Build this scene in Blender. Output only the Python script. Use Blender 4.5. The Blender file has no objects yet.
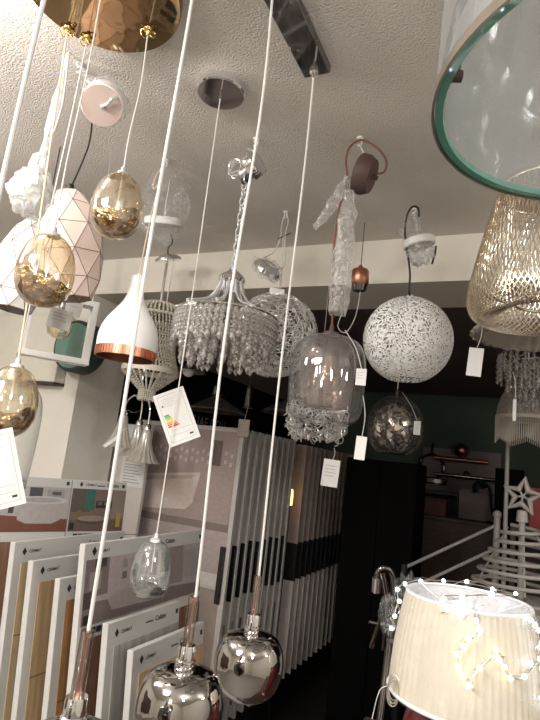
import bpy, math, random
from mathutils import Vector, Matrix, noise
random.seed(7)
PI = math.pi
C = bpy.context.scene.collection
H = 2.55          # ceiling height
EYE = Vector((0, 0, 1.6))

# ------------------------------------------------------------------ camera basis
FP = 540.0
U = Vector((330, -2870, 540)).normalized()
F = Vector((252, 130, 540)); F = (F - F.dot(U) * U).normalized()
X = F.cross(U)
def ray(px, py):
    v = Vector((px - 270, py - 360, FP))
    return Vector((v.dot(X), v.dot(F), v.dot(U))) / FP
def at(px, py, d): return EYE + ray(px, py) * d
def onz(px, py, z):
    r = ray(px, py); return EYE + r * ((z - EYE.z) / r.z)
def onY(px, py, y):
    r = ray(px, py); return EYE + r * (y / r.y)
def onX(px, py, x):
    r = ray(px, py); return EYE + r * (x / r.x)

# ------------------------------------------------------------------ materials
def newmat(name):
    m = bpy.data.materials.new(name); m.use_nodes = True
    nt = m.node_tree; nt.nodes.clear()
    out = nt.nodes.new('ShaderNodeOutputMaterial')
    return m, nt, out
def nd(nt, t, **k):
    n = nt.nodes.new(t)
    for a, b in k.items():
        if a in n.inputs.keys(): n.inputs[a].default_value = b
        else: setattr(n, a, b)
    return n
def c4(c): return (c[0], c[1], c[2], 1)
def mat(name, col, rough=.5, metal=0, var=.12, vs=14, bump=0, bs=60, emit=None, es=0, col2=None, stretch=(1, 1, 1), trans=0, ior=1.45, coat=0, subs=0, spec=None, bd=3.0):
    m, nt, out = newmat(name)
    p = nd(nt, 'ShaderNodeBsdfPrincipled', Roughness=rough, Metallic=metal)
    tc = nd(nt, 'ShaderNodeTexCoord'); mp = nd(nt, 'ShaderNodeMapping'); mp.inputs['Scale'].default_value = stretch
    nt.links.new(tc.outputs['Object'], mp.inputs['Vector'])
    nz = nd(nt, 'ShaderNodeTexNoise', Scale=vs, Detail=4.0)
    nt.links.new(mp.outputs[0], nz.inputs['Vector'])
    rp = nd(nt, 'ShaderNodeValToRGB')
    c2 = col2 or tuple(max(0, x * (1 - var)) for x in col)
    rp.color_ramp.elements[0].position = .35; rp.color_ramp.elements[1].position = .65
    rp.color_ramp.elements[0].color = c4(c2); rp.color_ramp.elements[1].color = c4(col)
    nt.links.new(nz.outputs['Fac'], rp.inputs[0]); nt.links.new(rp.outputs[0], p.inputs['Base Color'])
    if bump:
        b = nd(nt, 'ShaderNodeBump', Strength=bump, Distance=.01)
        n2 = nd(nt, 'ShaderNodeTexNoise', Scale=bs, Detail=bd)
        nt.links.new(mp.outputs[0], n2.inputs['Vector'])
        nt.links.new(n2.outputs['Fac'], b.inputs['Height']); nt.links.new(b.outputs[0], p.inputs['Normal'])
    if emit: p.inputs['Emission Color'].default_value = c4(emit); p.inputs['Emission Strength'].default_value = es
    if trans: p.inputs['Transmission Weight'].default_value = trans; p.inputs['IOR'].default_value = ior
    if coat: p.inputs['Coat Weight'].default_value = coat; p.inputs['Coat Roughness'].default_value = .08
    if spec is not None: p.inputs['Specular IOR Level'].default_value = spec
    nt.links.new(p.outputs[0], out.inputs[0])
    return m
def glass(name, tint, edge, refl=.10, rough=.02, edgepow=.5, bump=0, bs=40, haze=0, hcol=(.8, .8, .8)):
    """thin clear glass: tinted transparency, darker / more reflective towards grazing"""
    m, nt, out = newmat(name)
    lw = nd(nt, 'ShaderNodeLayerWeight', Blend=edgepow)
    rp = nd(nt, 'ShaderNodeMix'); rp.data_type = 'RGBA'
    rp.inputs[6].default_value = c4(tint); rp.inputs[7].default_value = c4(edge)
    nt.links.new(lw.outputs['Facing'], rp.inputs[0])
    tr = nd(nt, 'ShaderNodeBsdfTransparent'); nt.links.new(rp.outputs[2], tr.inputs[0])
    gl = nd(nt, 'ShaderNodeBsdfGlossy', Roughness=rough); gl.inputs[0].default_value = (.95, .95, .95, 1)
    mth = nd(nt, 'ShaderNodeMath', operation='MULTIPLY_ADD'); mth.inputs[1].default_value = .75; mth.inputs[2].default_value = refl
    fr = nd(nt, 'ShaderNodeLayerWeight', Blend=.5)
    pw = nd(nt, 'ShaderNodeMath', operation='POWER'); pw.inputs[1].default_value = 4
    nt.links.new(fr.outputs['Facing'], pw.inputs[0]); nt.links.new(pw.outputs[0], mth.inputs[0])
    if bump:
        tc = nd(nt, 'ShaderNodeTexCoord'); nz = nd(nt, 'ShaderNodeTexNoise', Scale=bs, Detail=2.0)
        b = nd(nt, 'ShaderNodeBump', Strength=bump, Distance=.01)
        nt.links.new(tc.outputs['Object'], nz.inputs['Vector']); nt.links.new(nz.outputs['Fac'], b.inputs['Height'])
        nt.links.new(b.outputs[0], gl.inputs['Normal']); nt.links.new(b.outputs[0], fr.inputs['Normal'])
    mx = nd(nt, 'ShaderNodeMixShader')
    nt.links.new(mth.outputs[0], mx.inputs[0]); nt.links.new(tr.outputs[0], mx.inputs[1]); nt.links.new(gl.outputs[0], mx.inputs[2])
    res = mx.outputs[0]
    if haze:   # dust and milkiness, plus painted brightness standing in for reflections
        df = nd(nt, 'ShaderNodeBsdfDiffuse'); df.inputs[0].default_value = c4(hcol)
        mz = nd(nt, 'ShaderNodeMixShader'); mz.inputs[0].default_value = haze
        nt.links.new(res, mz.inputs[1]); nt.links.new(df.outputs[0], mz.inputs[2]); res = mz.outputs[0]
    nt.links.new(res, out.inputs[0])
    return m
def crackle(name):
    m, nt, out = newmat(name)
    p = nd(nt, 'ShaderNodeBsdfPrincipled', Roughness=.10, Metallic=1.0)
    tc = nd(nt, 'ShaderNodeTexCoord'); nz = nd(nt, 'ShaderNodeTexNoise', Scale=22.0, Detail=2.0)
    nt.links.new(tc.outputs['Object'], nz.inputs['Vector'])
    vm = nd(nt, 'ShaderNodeVectorMath', operation='MULTIPLY_ADD'); vm.inputs[1].default_value = (.05, .05, .05)
    nt.links.new(nz.outputs['Color'], vm.inputs[0]); nt.links.new(tc.outputs['Object'], vm.inputs[2])
    vo = nd(nt, 'ShaderNodeTexVoronoi', Scale=62.0); nt.links.new(vm.outputs[0], vo.inputs['Vector'])
    sp = nd(nt, 'ShaderNodeSeparateColor'); nt.links.new(vo.outputs['Color'], sp.inputs[0])
    rp = nd(nt, 'ShaderNodeValToRGB'); rp.color_ramp.elements[0].position = .35; rp.color_ramp.elements[1].position = .6
    rp.color_ramp.elements[0].color = (.05, .045, .04, 1); rp.color_ramp.elements[1].color = (.80, .74, .66, 1)
    nt.links.new(sp.outputs[0], rp.inputs[0]); nt.links.new(rp.outputs[0], p.inputs['Base Color'])
    b = nd(nt, 'ShaderNodeBump', Strength=.9, Distance=.012); nt.links.new(sp.outputs[1], b.inputs['Height']); nt.links.new(b.outputs[0], p.inputs['Normal'])
    nt.links.new(p.outputs[0], out.inputs[0])
    return m
def film(name, col, dens, bs=30, gloss=.25):
    """crumpled transparent plastic film"""
    m, nt, out = newmat(name)
    tc = nd(nt, 'ShaderNodeTexCoord'); nz = nd(nt, 'ShaderNodeTexNoise', Scale=bs, Detail=5.0, Distortion=1.5)
    nt.links.new(tc.outputs['Object'], nz.inputs['Vector'])
    b = nd(nt, 'ShaderNodeBump', Strength=1.0, Distance=.02); nt.links.new(nz.outputs['Fac'], b.inputs['Height'])
    df = nd(nt, 'ShaderNodeBsdfDiffuse'); df.inputs[0].default_value = c4(col)
    tl = nd(nt, 'ShaderNodeBsdfTranslucent'); tl.inputs[0].default_value = c4(col)
    gl = nd(nt, 'ShaderNodeBsdfGlossy', Roughness=.12)
    for s in (df, gl): nt.links.new(b.outputs[0], s.inputs['Normal'])
    a1 = nd(nt, 'ShaderNodeMixShader'); a1.inputs[0].default_value = .4
    nt.links.new(df.outputs[0], a1.inputs[1]); nt.links.new(tl.outputs[0], a1.inputs[2])
    a2 = nd(nt, 'ShaderNodeMixShader'); a2.inputs[0].default_value = gloss
    nt.links.new(a1.outputs[0], a2.inputs[1]); nt.links.new(gl.outputs[0], a2.inputs[2])
    tr = nd(nt, 'ShaderNodeBsdfTransparent')
    rp = nd(nt, 'ShaderNodeValToRGB')
    rp.color_ramp.elements[0].position = .42; rp.color_ramp.elements[1].position = .62
    d0, d1 = dens
    rp.color_ramp.elements[0].color = (d0, d0, d0, 1); rp.color_ramp.elements[1].color = (d1, d1, d1, 1)
    nt.links.new(nz.outputs['Fac'], rp.inputs[0])
    mx = nd(nt, 'ShaderNodeMixShader'); nt.links.new(rp.outputs[0], mx.inputs[0])
    nt.links.new(tr.outputs[0], mx.inputs[1]); nt.links.new(a2.outputs[0], mx.inputs[2]); nt.links.new(mx.outputs[0], out.inputs[0])
    return m
def printed(name, rough=.35, coat=.3):
    """ink colours stored on the faces of the printed sheet"""
    m, nt, out = newmat(name)
    p = nd(nt, 'ShaderNodeBsdfPrincipled', Roughness=rough)
    a = nd(nt, 'ShaderNodeAttribute', attribute_name='Col')
    tc = nd(nt, 'ShaderNodeTexCoord'); nz = nd(nt, 'ShaderNodeTexNoise', Scale=60.0, Detail=3.0)
    nt.links.new(tc.outputs['Object'], nz.inputs['Vector'])
    mr = nd(nt, 'ShaderNodeMapRange'); mr.inputs[3].default_value = .8; mr.inputs[4].default_value = 1.15
    nt.links.new(nz.outputs['Fac'], mr.inputs[0])
    mx = nd(nt, 'ShaderNodeMix'); mx.data_type = 'RGBA'; mx.blend_type = 'MULTIPLY'; mx.inputs[0].default_value = 1
    nt.links.new(a.outputs['Color'], mx.inputs[6]); nt.links.new(mr.outputs[0], mx.inputs[7])
    nt.links.new(mx.outputs[2], p.inputs['Base Color'])
    p.inputs['Coat Weight'].default_value = coat; p.inputs['Coat Roughness'].default_value = .15
    nt.links.new(p.outputs[0], out.inputs[0])
    return m
def perforated(name, col):
    m, nt, out = newmat(name)
    p = nd(nt, 'ShaderNodeBsdfPrincipled', Roughness=.55); p.inputs['Base Color'].default_value = c4(col)
    tc = nd(nt, 'ShaderNodeTexCoord')
    nz = nd(nt, 'ShaderNodeTexNoise', Scale=9.0, Detail=1.0); nt.links.new(tc.outputs['Object'], nz.inputs['Vector'])
    vm = nd(nt, 'ShaderNodeVectorMath', operation='MULTIPLY_ADD'); vm.inputs[1].default_value = (.12, .12, .12)
    nt.links.new(nz.outputs['Color'], vm.inputs[0]); nt.links.new(tc.outputs['Object'], vm.inputs[2])
    vo = nd(nt, 'ShaderNodeTexVoronoi', feature='DISTANCE_TO_EDGE', Scale=100.0)
    nt.links.new(vm.outputs[0], vo.inputs['Vector'])
    gt = nd(nt, 'ShaderNodeMath', operation='GREATER_THAN'); gt.inputs[1].default_value = .165
    nt.links.new(vo.outputs['Distance'], gt.inputs[0])
    # plain rim round the bottom opening and a plain collar on top
    sp = nd(nt, 'ShaderNodeSeparateXYZ'); nt.links.new(tc.outputs['Object'], sp.inputs[0])
    ab = nd(nt, 'ShaderNodeMath', operation='ABSOLUTE'); nt.links.new(sp.outputs[2], ab.inputs[0])
    lt = nd(nt, 'ShaderNodeMath', operation='LESS_THAN'); lt.inputs[1].default_value = .136
    nt.links.new(ab.outputs[0], lt.inputs[0])
    ml = nd(nt, 'ShaderNodeMath', operation='MULTIPLY'); nt.links.new(gt.outputs[0], ml.inputs[0]); nt.links.new(lt.outputs[0], ml.inputs[1])
    tr = nd(nt, 'ShaderNodeBsdfTransparent'); mx = nd(nt, 'ShaderNodeMixShader')
    nt.links.new(ml.outputs[0], mx.inputs[0]); nt.links.new(p.outputs[0], mx.inputs[1]); nt.links.new(tr.outputs[0], mx.inputs[2])
    nt.links.new(mx.outputs[0], out.inputs[0])
    return m

M = {}
M['ceiling'] = mat('stucco_ceiling', (.665, .61, .56), .8, bump=.8, bs=180, bd=6.0, var=.06, vs=3)
M['plaster'] = mat('white_plaster', (.74, .70, .63), .85, bump=.12, bs=40, var=.05, vs=3)
M['beam'] = mat('beam_plaster', (.72, .67, .59), .85, bump=.1, bs=30, var=.05, vs=3)
M['backroom'] = mat('shaded_brown_plaster', (.16, .12, .11), .9, var=.1, vs=2)  # the rear room's lack of light is put into this dark colour
M['green'] = mat('green_wall', (.07, .095, .068), .9, var=.12, vs=2)
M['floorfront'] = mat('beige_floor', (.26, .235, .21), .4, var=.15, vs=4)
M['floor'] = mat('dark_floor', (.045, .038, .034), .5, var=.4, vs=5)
M['cream'] = mat('cream_board', (.72, .68, .58), .6, var=.05)
M['chrome'] = mat('chrome', (.86, .86, .87), .07, 1, var=.04)
M['smoke_chrome'] = mat('smoked_mirror_glass', (.46, .44, .425), .035, 1, bump=.3, bs=18, var=.25, vs=6)
M['mirror'] = mat('grey_mirror', (.42, .40, .385), .05, 1, var=.08)
M['dark_chrome'] = mat('dark_chrome', (.26, .25, .25), .06, 1, var=.2)
M['gold_mirror'] = mat('amber_mirror', (.34, .235, .13), .05, 1, bump=.22, bs=7, var=.2)
M['rimmetal'] = mat('beige_metal_rim', (.42, .38, .31), .35, 1)
M['brass'] = mat('brass', (.75, .55, .25), .25, 1)
M['steel'] = mat('brushed_steel', (.82, .82, .82), .26, .65)
M['amber'] = glass('amber_glass', (.99, .94, .82), (.66, .50, .28), refl=.26, edgepow=.35, bump=.2, bs=22, haze=.06, hcol=(.8, .66, .42))
M['melt'] = mat('melted_gold_glass', (.92, .70, .42), .10, 1, bump=1.0, bs=62, vs=48, col2=(.22, .11, .035))
M['silvermelt'] = mat('silver_glass_base', (.62, .60, .57), .07, 1, bump=.5, bs=34, var=.3, vs=20)
M['clear'] = glass('clear_glass', (.985, .99, .99), (.62, .64, .64), refl=.08, edgepow=.35, haze=.05)
M['clearwave'] = glass('wavy_clear_glass', (.96, .97, .97), (.45, .49, .49), refl=.18, edgepow=.35, bump=.5, bs=16, haze=.07, hcol=(.85, .88, .88))
M['smokeglass'] = glass('smoky_brown_glass', (.70, .60, .56), (.30, .23, .20), refl=.09, edgepow=.4, haze=.075, hcol=(.62, .47, .40))
M['greenglass'] = glass('green_edge_glass', (.10, .62, .48), (.04, .42, .32), refl=.30, haze=.5, hcol=(.26, .60, .50))
M['bell'] = glass('thick_clear_bell', (.95, .965, .965), (.62, .68, .68), refl=.26, edgepow=.3, haze=.12, bump=.25, bs=5)
M['ribglass'] = glass('ribbed_glass', (.80, .76, .70), (.50, .46, .42), refl=.24, rough=.08, haze=.48, hcol=(.66, .62, .56))
M['crystal'] = glass('crystal', (.90, .88, .85), (.50, .48, .46), refl=.46, rough=.05, haze=.15, hcol=(.86, .84, .80))
M['bead'] = mat('cream_bead', (.74, .69, .58), .18, var=.3, vs=90, coat=.5)
M['cord'] = mat('translucent_white_cord', (.66, .645, .62), .35, var=.04)
M['cordbeige'] = mat('beige_cord', (.74, .62, .42), .45, var=.06)
M['cordblack'] = mat('black_cord', (.02, .02, .02), .5)
M['cordbrown'] = mat('brown_textile_cord', (.20, .085, .06), .8)
M['acryl'] = glass('clear_acrylic_tube', (.92, .84, .80), (.50, .42, .40), refl=.16)
M['copper'] = mat('copper', (.50, .235, .15), .34, 1, var=.2)
M['copperwire'] = mat('copper_core', (.62, .38, .30), .3, 1)
M['whitepaint'] = mat('white_lacquer', (.80, .79, .76), .35, var=.03)
M['whitematt'] = mat('white_matt', (.78, .77, .75), .6, var=.03)
M['pinkpaint'] = mat('pale_pink_lacquer', (.80, .655, .59), .5, var=.04)
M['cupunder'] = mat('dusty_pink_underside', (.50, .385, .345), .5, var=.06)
M['facetwhite'] = mat('white_pink_facets', (.86, .80, .76), .5, var=.03)
M['seam'] = mat('dark_seam', (.20, .14, .12), .7)
M['film'] = film('plastic_bag', (.92, .92, .90), (.22, .70))
M['filmdense'] = film('white_plastic_bag', (.95, .95, .93), (.45, .92), 22, .3)
M['filmthin'] = film('thin_plastic_bag', (.80, .80, .78), (.05, .28))
M['filmwrap'] = film('wrapping_film', (.95, .95, .93), (.01, .10), 18, .6)
M['brown'] = mat('brown_metal', (.080, .043, .036), .55, var=.08)
M['paper'] = mat('white_paper', (.72, .71, .69), .7, var=.03)
M['ink'] = printed('printed_sheet', .6, 0)
M['photo'] = printed('glossy_print', .35, .35)
M['text'] = mat('black_lettering', (.02, .02, .022), .6)
M['greytext'] = mat('grey_lettering', (.20, .20, .19), .6)
M['boardwhite'] = mat('white_board', (.53, .52, .495), .45, var=.03)
M['oak'] = mat('oak_laminate', (.50, .36, .20), .5, col2=(.36, .24, .125), vs=6, stretch=(8, 8, .7))
M['oaklight'] = mat('pale_oak_laminate', (.56, .42, .25), .5, col2=(.42, .31, .18), vs=6, stretch=(8, 8, .7))
M['oakred'] = mat('red_oak_laminate', (.42, .22, .09), .5, col2=(.28, .14, .055), vs=6, stretch=(8, 8, .7))
M['walnut'] = mat('walnut_laminate', (.22, .12, .075), .5, col2=(.12, .065, .04), vs=6, stretch=(8, 8, .7))
M['greyoak'] = mat('grey_oak_laminate', (.44, .42, .38), .5, col2=(.31, .295, .265), vs=8, stretch=(6, 6, .8))
M['peach'] = mat('peach_oak_laminate', (.58, .40, .27), .5, col2=(.45, .30, .19), vs=6, stretch=(8, 8, .7))
M['joint'] = mat('plank_joint', (.05, .035, .025), .8)
M['black'] = mat('black_satin', (.012, .012, .013), .45)
M['blackpanel'] = mat('black_panel', (.0045, .0042, .0042), .7, spec=.04)
M['goldmesh'] = mat('champagne_wire', (.92, .84, .70), .26, 1, var=.08)
M['silverwire'] = mat('silver_wire', (.84, .83, .81), .3, .6, var=.06)
M['perf'] = perforated('white_perforated_shell', (.88, .87, .85))
M['crackle'] = crackle('crackled_mirror')
M['teal'] = mat('teal_disc', (.022, .05, .042), .6, var=.1)
M['tealface'] = mat('teal_face', (.17, .30, .25), .6, var=.1)
M['pleat'] = mat('cream_pleated_fabric', (.66, .60, .49), .85, var=.08, vs=30, stretch=(1, 1, .1))
M['lining'] = mat('white_lining', (.86, .87, .90), .8, var=.03)
M['redlac'] = mat('red_ceramic', (.17, .018, .016), .2, var=.2, coat=.5)
M['led'] = mat('white_led', (1, 1, 1), .3, emit=(.80, .90, 1), es=3.6)
M['ledwarm'] = mat('warm_led', (1, 1, 1), .3, emit=(1, .84, .58), es=3.6)
M['amberglow'] = mat('amber_glow', (1, .7, .3), .3, emit=(1, .50, .15), es=2.2)  # glow that stands in for the amber reflection at the rack
M['silverthread'] = mat('silver_led_wire', (.8, .78, .72), .3, 1)
M['fringe'] = mat('cream_fringe', (.62, .57, .48), .8)
M['lace'] = mat('grey_lace_fabric', (.42, .39, .36), .85, bump=.4, bs=120, var=.3, vs=80)
M['darkwood'] = mat('dark_wood', (.085, .05, .035), .5, var=.4, stretch=(1, 6, 6))
M['darkred'] = mat('dark_red_box', (.10, .022, .018), .5)
M['redbox'] = mat('red_box', (.36, .03, .025), .5)
M['pinkpanel'] = mat('pinkish_panel', (.21, .16, .15), .6)
M['tan'] = mat('tan_sample', (.40, .32, .28), .45, var=.15)
M['rackwhite'] = mat('white_wing_board', (.62, .56, .525), .4, var=.06, coat=.25)
M['darkglassshade'] = mat('dark_glass_shade', (.10, .085, .07), .18, var=.2, coat=.5)
M['cardtan'] = mat('tan_card', (.42, .37, .33), .7)
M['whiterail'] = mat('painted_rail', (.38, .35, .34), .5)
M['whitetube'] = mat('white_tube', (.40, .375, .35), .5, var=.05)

# ------------------------------------------------------------------ mesh builder
class MB:
    def __init__(s): s.v = []; s.f = []; s.c = []; s.cur = (1, 1, 1); s.mi = []; s.m = 0
    def col(s, *c): s.cur = c; return s
    def mat(s, i): s.m = i; return s
    def add(s, vs, fs):
        o = len(s.v); s.v += [tuple(v) for v in vs]
        for f in fs: s.f.append([o + i for i in f]); s.c.append(s.cur); s.mi.append(s.m)
        return s
    def box(s, c, d, mx=None, bev=0):
        cx, cy, cz = c; x, y, z = d[0] / 2, d[1] / 2, d[2] / 2
        if bev:
            b = min(bev, x * .9, y * .9, z * .9)
            import itertools
            vs = []; idx = {}
            for sx in (-1, 1):
                for sy in (-1, 1):
                    for sz in (-1, 1):
                        for a in range(3):
                            p = [x * sx, y * sy, z * sz]
                            for k in range(3):
                                if k != a: p[k] -= b * (sx, sy, sz)[k]
                            idx[(sx, sy, sz, a)] = len(vs); vs.append(Vector(p))
            fs = []
            for a in range(3):
                o = [k for k in range(3) if k != a]
                for sg in (-1, 1):
                    q = []
                    for (p1, p2) in ((-1, -1), (1, -1), (1, 1), (-1, 1)):
                        k = [0, 0, 0]; k[a] = sg; k[o[0]] = p1; k[o[1]] = p2
                        q.append(idx[(k[0], k[1], k[2], a)])
                    fs.append(q)
            for a in range(3):
                o = [k for k in range(3) if k != a]
                for p1 in (-1, 1):
                    for p2 in (-1, 1):
                        e = []
                        for sg in (-1, 1):
                            k = [0, 0, 0]; k[a] = sg; k[o[0]] = p1; k[o[1]] = p2
                            e.append((idx[(*k, o[0])], idx[(*k, o[1])]))
                        fs.append([e[0][0], e[0][1], e[1][1], e[1][0]])
            for sx in (-1, 1):
                for sy in (-1, 1):
                    for sz in (-1, 1): fs.append([idx[(sx, sy, sz, a)] for a in range(3)])
            vs = [v + Vector(c) for v in vs]
        else:
            vs = [Vector((cx + sx * x, cy + sy * y, cz + sz * z)) for sz in (-1, 1) for sy in (-1, 1) for sx in (-1, 1)]
            fs = [[0, 2, 3, 1], [4, 5, 7, 6], [0, 1, 5, 4], [2, 6, 7, 3], [0, 4, 6, 2], [1, 3, 7, 5]]
        if mx: vs = [mx @ v for v in vs]
        return s.add(vs, fs)
    def bb(s, a, b, **k):
        a = Vector(a); b = Vector(b)
        return s.box((a + b) / 2, [abs(q) for q in (b - a)], **k)
    def tube(s, pts, r, n=8, closed=False, flat=None):
        pts = [Vector(p) for p in pts]; L = len(pts)
        rr = r if isinstance(r, (list, tuple)) else [r] * L
        tan = []
        for i in range(L):
            if closed: t = pts[(i + 1) % L] - pts[i - 1]
            else: t = pts[min(i + 1, L - 1)] - pts[max(i - 1, 0)]
            tan.append(t.normalized() if t.length > 1e-9 else Vector((0, 0, 1)))
        up = Vector((0, 0, 1)) if abs(tan[0].z) < .9 else Vector((1, 0, 0))
        a = tan[0].cross(up).normalized(); vs = []
        for i in range(L):
            a = a - tan[i] * a.dot(tan[i])
            a = a.normalized() if a.length > 1e-6 else tan[i].orthogonal().normalized()
            b = tan[i].cross(a)
            for k in range(n):
                w = 2 * PI * k / n
                vs.append(pts[i] + a * (math.cos(w) * rr[i]) + b * (math.sin(w) * rr[i] * (flat or 1)))
        fs = []
        for i in range(L if closed else L - 1):
            j = (i + 1) % L
            for k in range(n):
                k2 = (k + 1) % n
                fs.append([i * n + k, i * n + k2, j * n + k2, j * n + k])
        if not closed:
            fs.append(list(range(n))[::-1]); fs.append([(L - 1) * n + k for k in range(n)])
        return s.add(vs, fs)
    def lathe(s, prof, n=32, o=(0, 0, 0), mx=None, wob=None):
        vs = []; fs = []; o = Vector(o); L = len(prof)
        for (r, z) in prof:
            for k in range(n):
                w = 2 * PI * k / n
                q = r * (wob(w, z) if wob else 1)
                v = Vector((q * math.cos(w), q * math.sin(w), z))
                if mx: v = mx @ v
                vs.append(v + o)
        for i in range(L - 1):
            for k in range(n):
                k2 = (k + 1) % n
                fs.append([i * n + k, i * n + k2, (i + 1) * n + k2, (i + 1) * n + k])
        if prof[0][0] > 0 and s.__dict__.get('capit'): pass
        return s.add(vs, fs)
    def cyl(s, c, r, h, n=24, r2=None, mx=None):
        r2 = r if r2 is None else r2
        return s.lathe([(1e-4, 0), (r, 0), (r2, h), (1e-4, h)], n, c, mx)
    def sphere(s, c, r, n=16, m=10, sc=(1, 1, 1), fn=None):
        vs = []; fs = []; c = Vector(c)
        for i in range(m + 1):
            t = PI * i / m
            for k in range(n):
                w = 2 * PI * k / n
                v = Vector((math.sin(t) * math.cos(w), math.sin(t) * math.sin(w), math.cos(t)))
                q = r * (fn(v) if fn else 1)
                vs.append(c + Vector((v.x * sc[0], v.y * sc[1], v.z * sc[2])) * q)
        for i in range(m):
            for k in range(n):
                k2 = (k + 1) % n
                fs.append([i * n + k, (i + 1) * n + k, (i + 1) * n + k2, i * n + k2])
        return s.add(vs, fs)
    def gem(s, c, r, l):
        """faceted drop hanging with its point downwards"""
        c = Vector(c); vs = [c + Vector((0, 0, 0))]
        for (rr, z) in ((r * .55, -l * .25), (r, -l * .62)):
            for k in range(6):
                w = 2 * PI * k / 6; vs.append(c + Vector((rr * math.cos(w), rr * math.sin(w), z)))
        vs.append(c + Vector((0, 0, -l)))
        fs = [[0, 1 + k, 1 + (k + 1) % 6] for k in range(6)]
        fs += [[1 + k, 7 + k, 7 + (k + 1) % 6, 1 + (k + 1) % 6] for k in range(6)]
        fs += [[13, 7 + (k + 1) % 6, 7 + k] for k in range(6)]
        return s.add(vs, fs)
    def octa(s, c, r, l=None):
        c = Vector(c); l = l or r
        vs = [c + Vector(p) for p in ((r, 0, 0), (0, r, 0), (-r, 0, 0), (0, -r, 0), (0, 0, l), (0, 0, -l))]
        return s.add(vs, [[0, 1, 4], [1, 2, 4], [2, 3, 4], [3, 0, 4], [1, 0, 5], [2, 1, 5], [3, 2, 5], [0, 3, 5]])
    def text(s, body, size, mx, weight=0):
        cu = bpy.data.curves.new('t', 'FONT'); cu.body = body; cu.size = size; cu.offset = weight; cu.resolution_u = 3
        ob = bpy.data.objects.new('t', cu); C.objects.link(ob)
        dg = bpy.context.evaluated_depsgraph_get(); me = bpy.data.meshes.new_from_object(ob.evaluated_get(dg))
        s.add([mx @ v.co for v in me.vertices], [list(p.vertices) for p in me.polygons])
        bpy.data.objects.remove(ob); bpy.data.curves.remove(cu); bpy.data.meshes.remove(me)
        return s
    def mesh(s, name, mats, smooth=True, angle=None):
        me = bpy.data.meshes.new(name); me.from_pydata(s.v, [], s.f)
        if not isinstance(mats, (list, tuple)): mats = [mats]
        for m in mats: me.materials.append(m)
        me.polygons.foreach_set('material_index', s.mi)
        if any(c != (1, 1, 1) for c in s.c):
            at_ = me.color_attributes.new('Col', 'FLOAT_COLOR', 'CORNER'); i = 0; buf = []
            for f, c in zip(s.f, s.c): buf += [c[0], c[1], c[2], 1] * len(f)
            at_.data.foreach_set('color', buf)
        me.update()
        import bmesh
        bm = bmesh.new(); bm.from_mesh(me); bmesh.ops.recalc_face_normals(bm, faces=bm.faces)
        for f in bm.faces: f.smooth = smooth
        if smooth and angle:
            for e in bm.edges:
                if len(e.link_faces) == 2 and e.calc_face_angle(0) > angle: e.smooth = False
        bm.to_mesh(me); bm.free()
        return me
    def build(s, name, mats, parent=None, loc=(0, 0, 0), rot=(0, 0, 0), smooth=True, angle=math.radians(38)):
        o = bpy.data.objects.new(name, s.mesh(name, mats, smooth, angle)); C.objects.link(o)
        o.location = loc; o.rotation_euler = rot
        if parent: o.parent = parent
        return o

def tag(o, label=None, cat=None, group=None, kind=None):
    if label: o['label'] = label
    if cat: o['category'] = cat
    if group: o['group'] = group
    if kind: o['kind'] = kind
    return o
def thing(name, label, cat, loc, rot=(0, 0, 0), group=None):
    o = bpy.data.objects.new(name, None); o.empty_display_size = .05; C.objects.link(o)
    o.location = loc; o.rotation_euler = rot if isinstance(rot, tuple) else (0, 0, rot)
    return tag(o, label, cat, group)
def inst(name, me, parent, loc=(0, 0, 0), rot=(0, 0, 0)):
    o = bpy.data.objects.new(name, me); C.objects.link(o); o.parent = parent; o.location = loc; o.rotation_euler = rot
    return o
def struct(name, mb, m): return tag(mb.build(name, m, smooth=False), kind='structure')
def bez(p0, p1, p2, p3, n=12):
    p0, p1, p2, p3 = map(Vector, (p0, p1, p2, p3))
    return [p0 * (1 - t) ** 3 + p1 * 3 * t * (1 - t) ** 2 + p2 * 3 * t * t * (1 - t) + p3 * t ** 3 for t in [i / n for i in range(n + 1)]]
def spline(pts, n=6):
    pts = [Vector(p) for p in pts]; out = []
    for i in range(len(pts) - 1):
        a, b = pts[i], pts[i + 1]; p = pts[max(i - 1, 0)]; q = pts[min(i + 2, len(pts) - 1)]
        for k in range(n):
            t = k / n
            out.append(.5 * ((2 * a) + (b - p) * t + (2 * p - 5 * a + 4 * b - q) * t * t + (3 * a - p - 3 * b + q) * t ** 3))
    out.append(pts[-1]); return out
def dropz(d, k): return Vector((0, 0, -d))

# ================================================================== camera
cam = bpy.data.cameras.new('camera'); camo = bpy.data.objects.new('camera', cam); C.objects.link(camo)
cam.sensor_fit = 'VERTICAL'; cam.sensor_height = 36; cam.lens = 27; cam.clip_start = .02; cam.clip_end = 60
# world columns of the camera's right / up / back axes
rt = Vector((X.x, F.x, U.x)); dn = Vector((X.y, F.y, U.y)); fw = Vector((X.z, F.z, U.z))
camo.matrix_world = Matrix(((rt.x, -dn.x, -fw.x, EYE.x), (rt.y, -dn.y, -fw.y, EYE.y), (rt.z, -dn.z, -fw.z, EYE.z), (0, 0, 0, 1)))
bpy.context.scene.camera = camo

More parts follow.
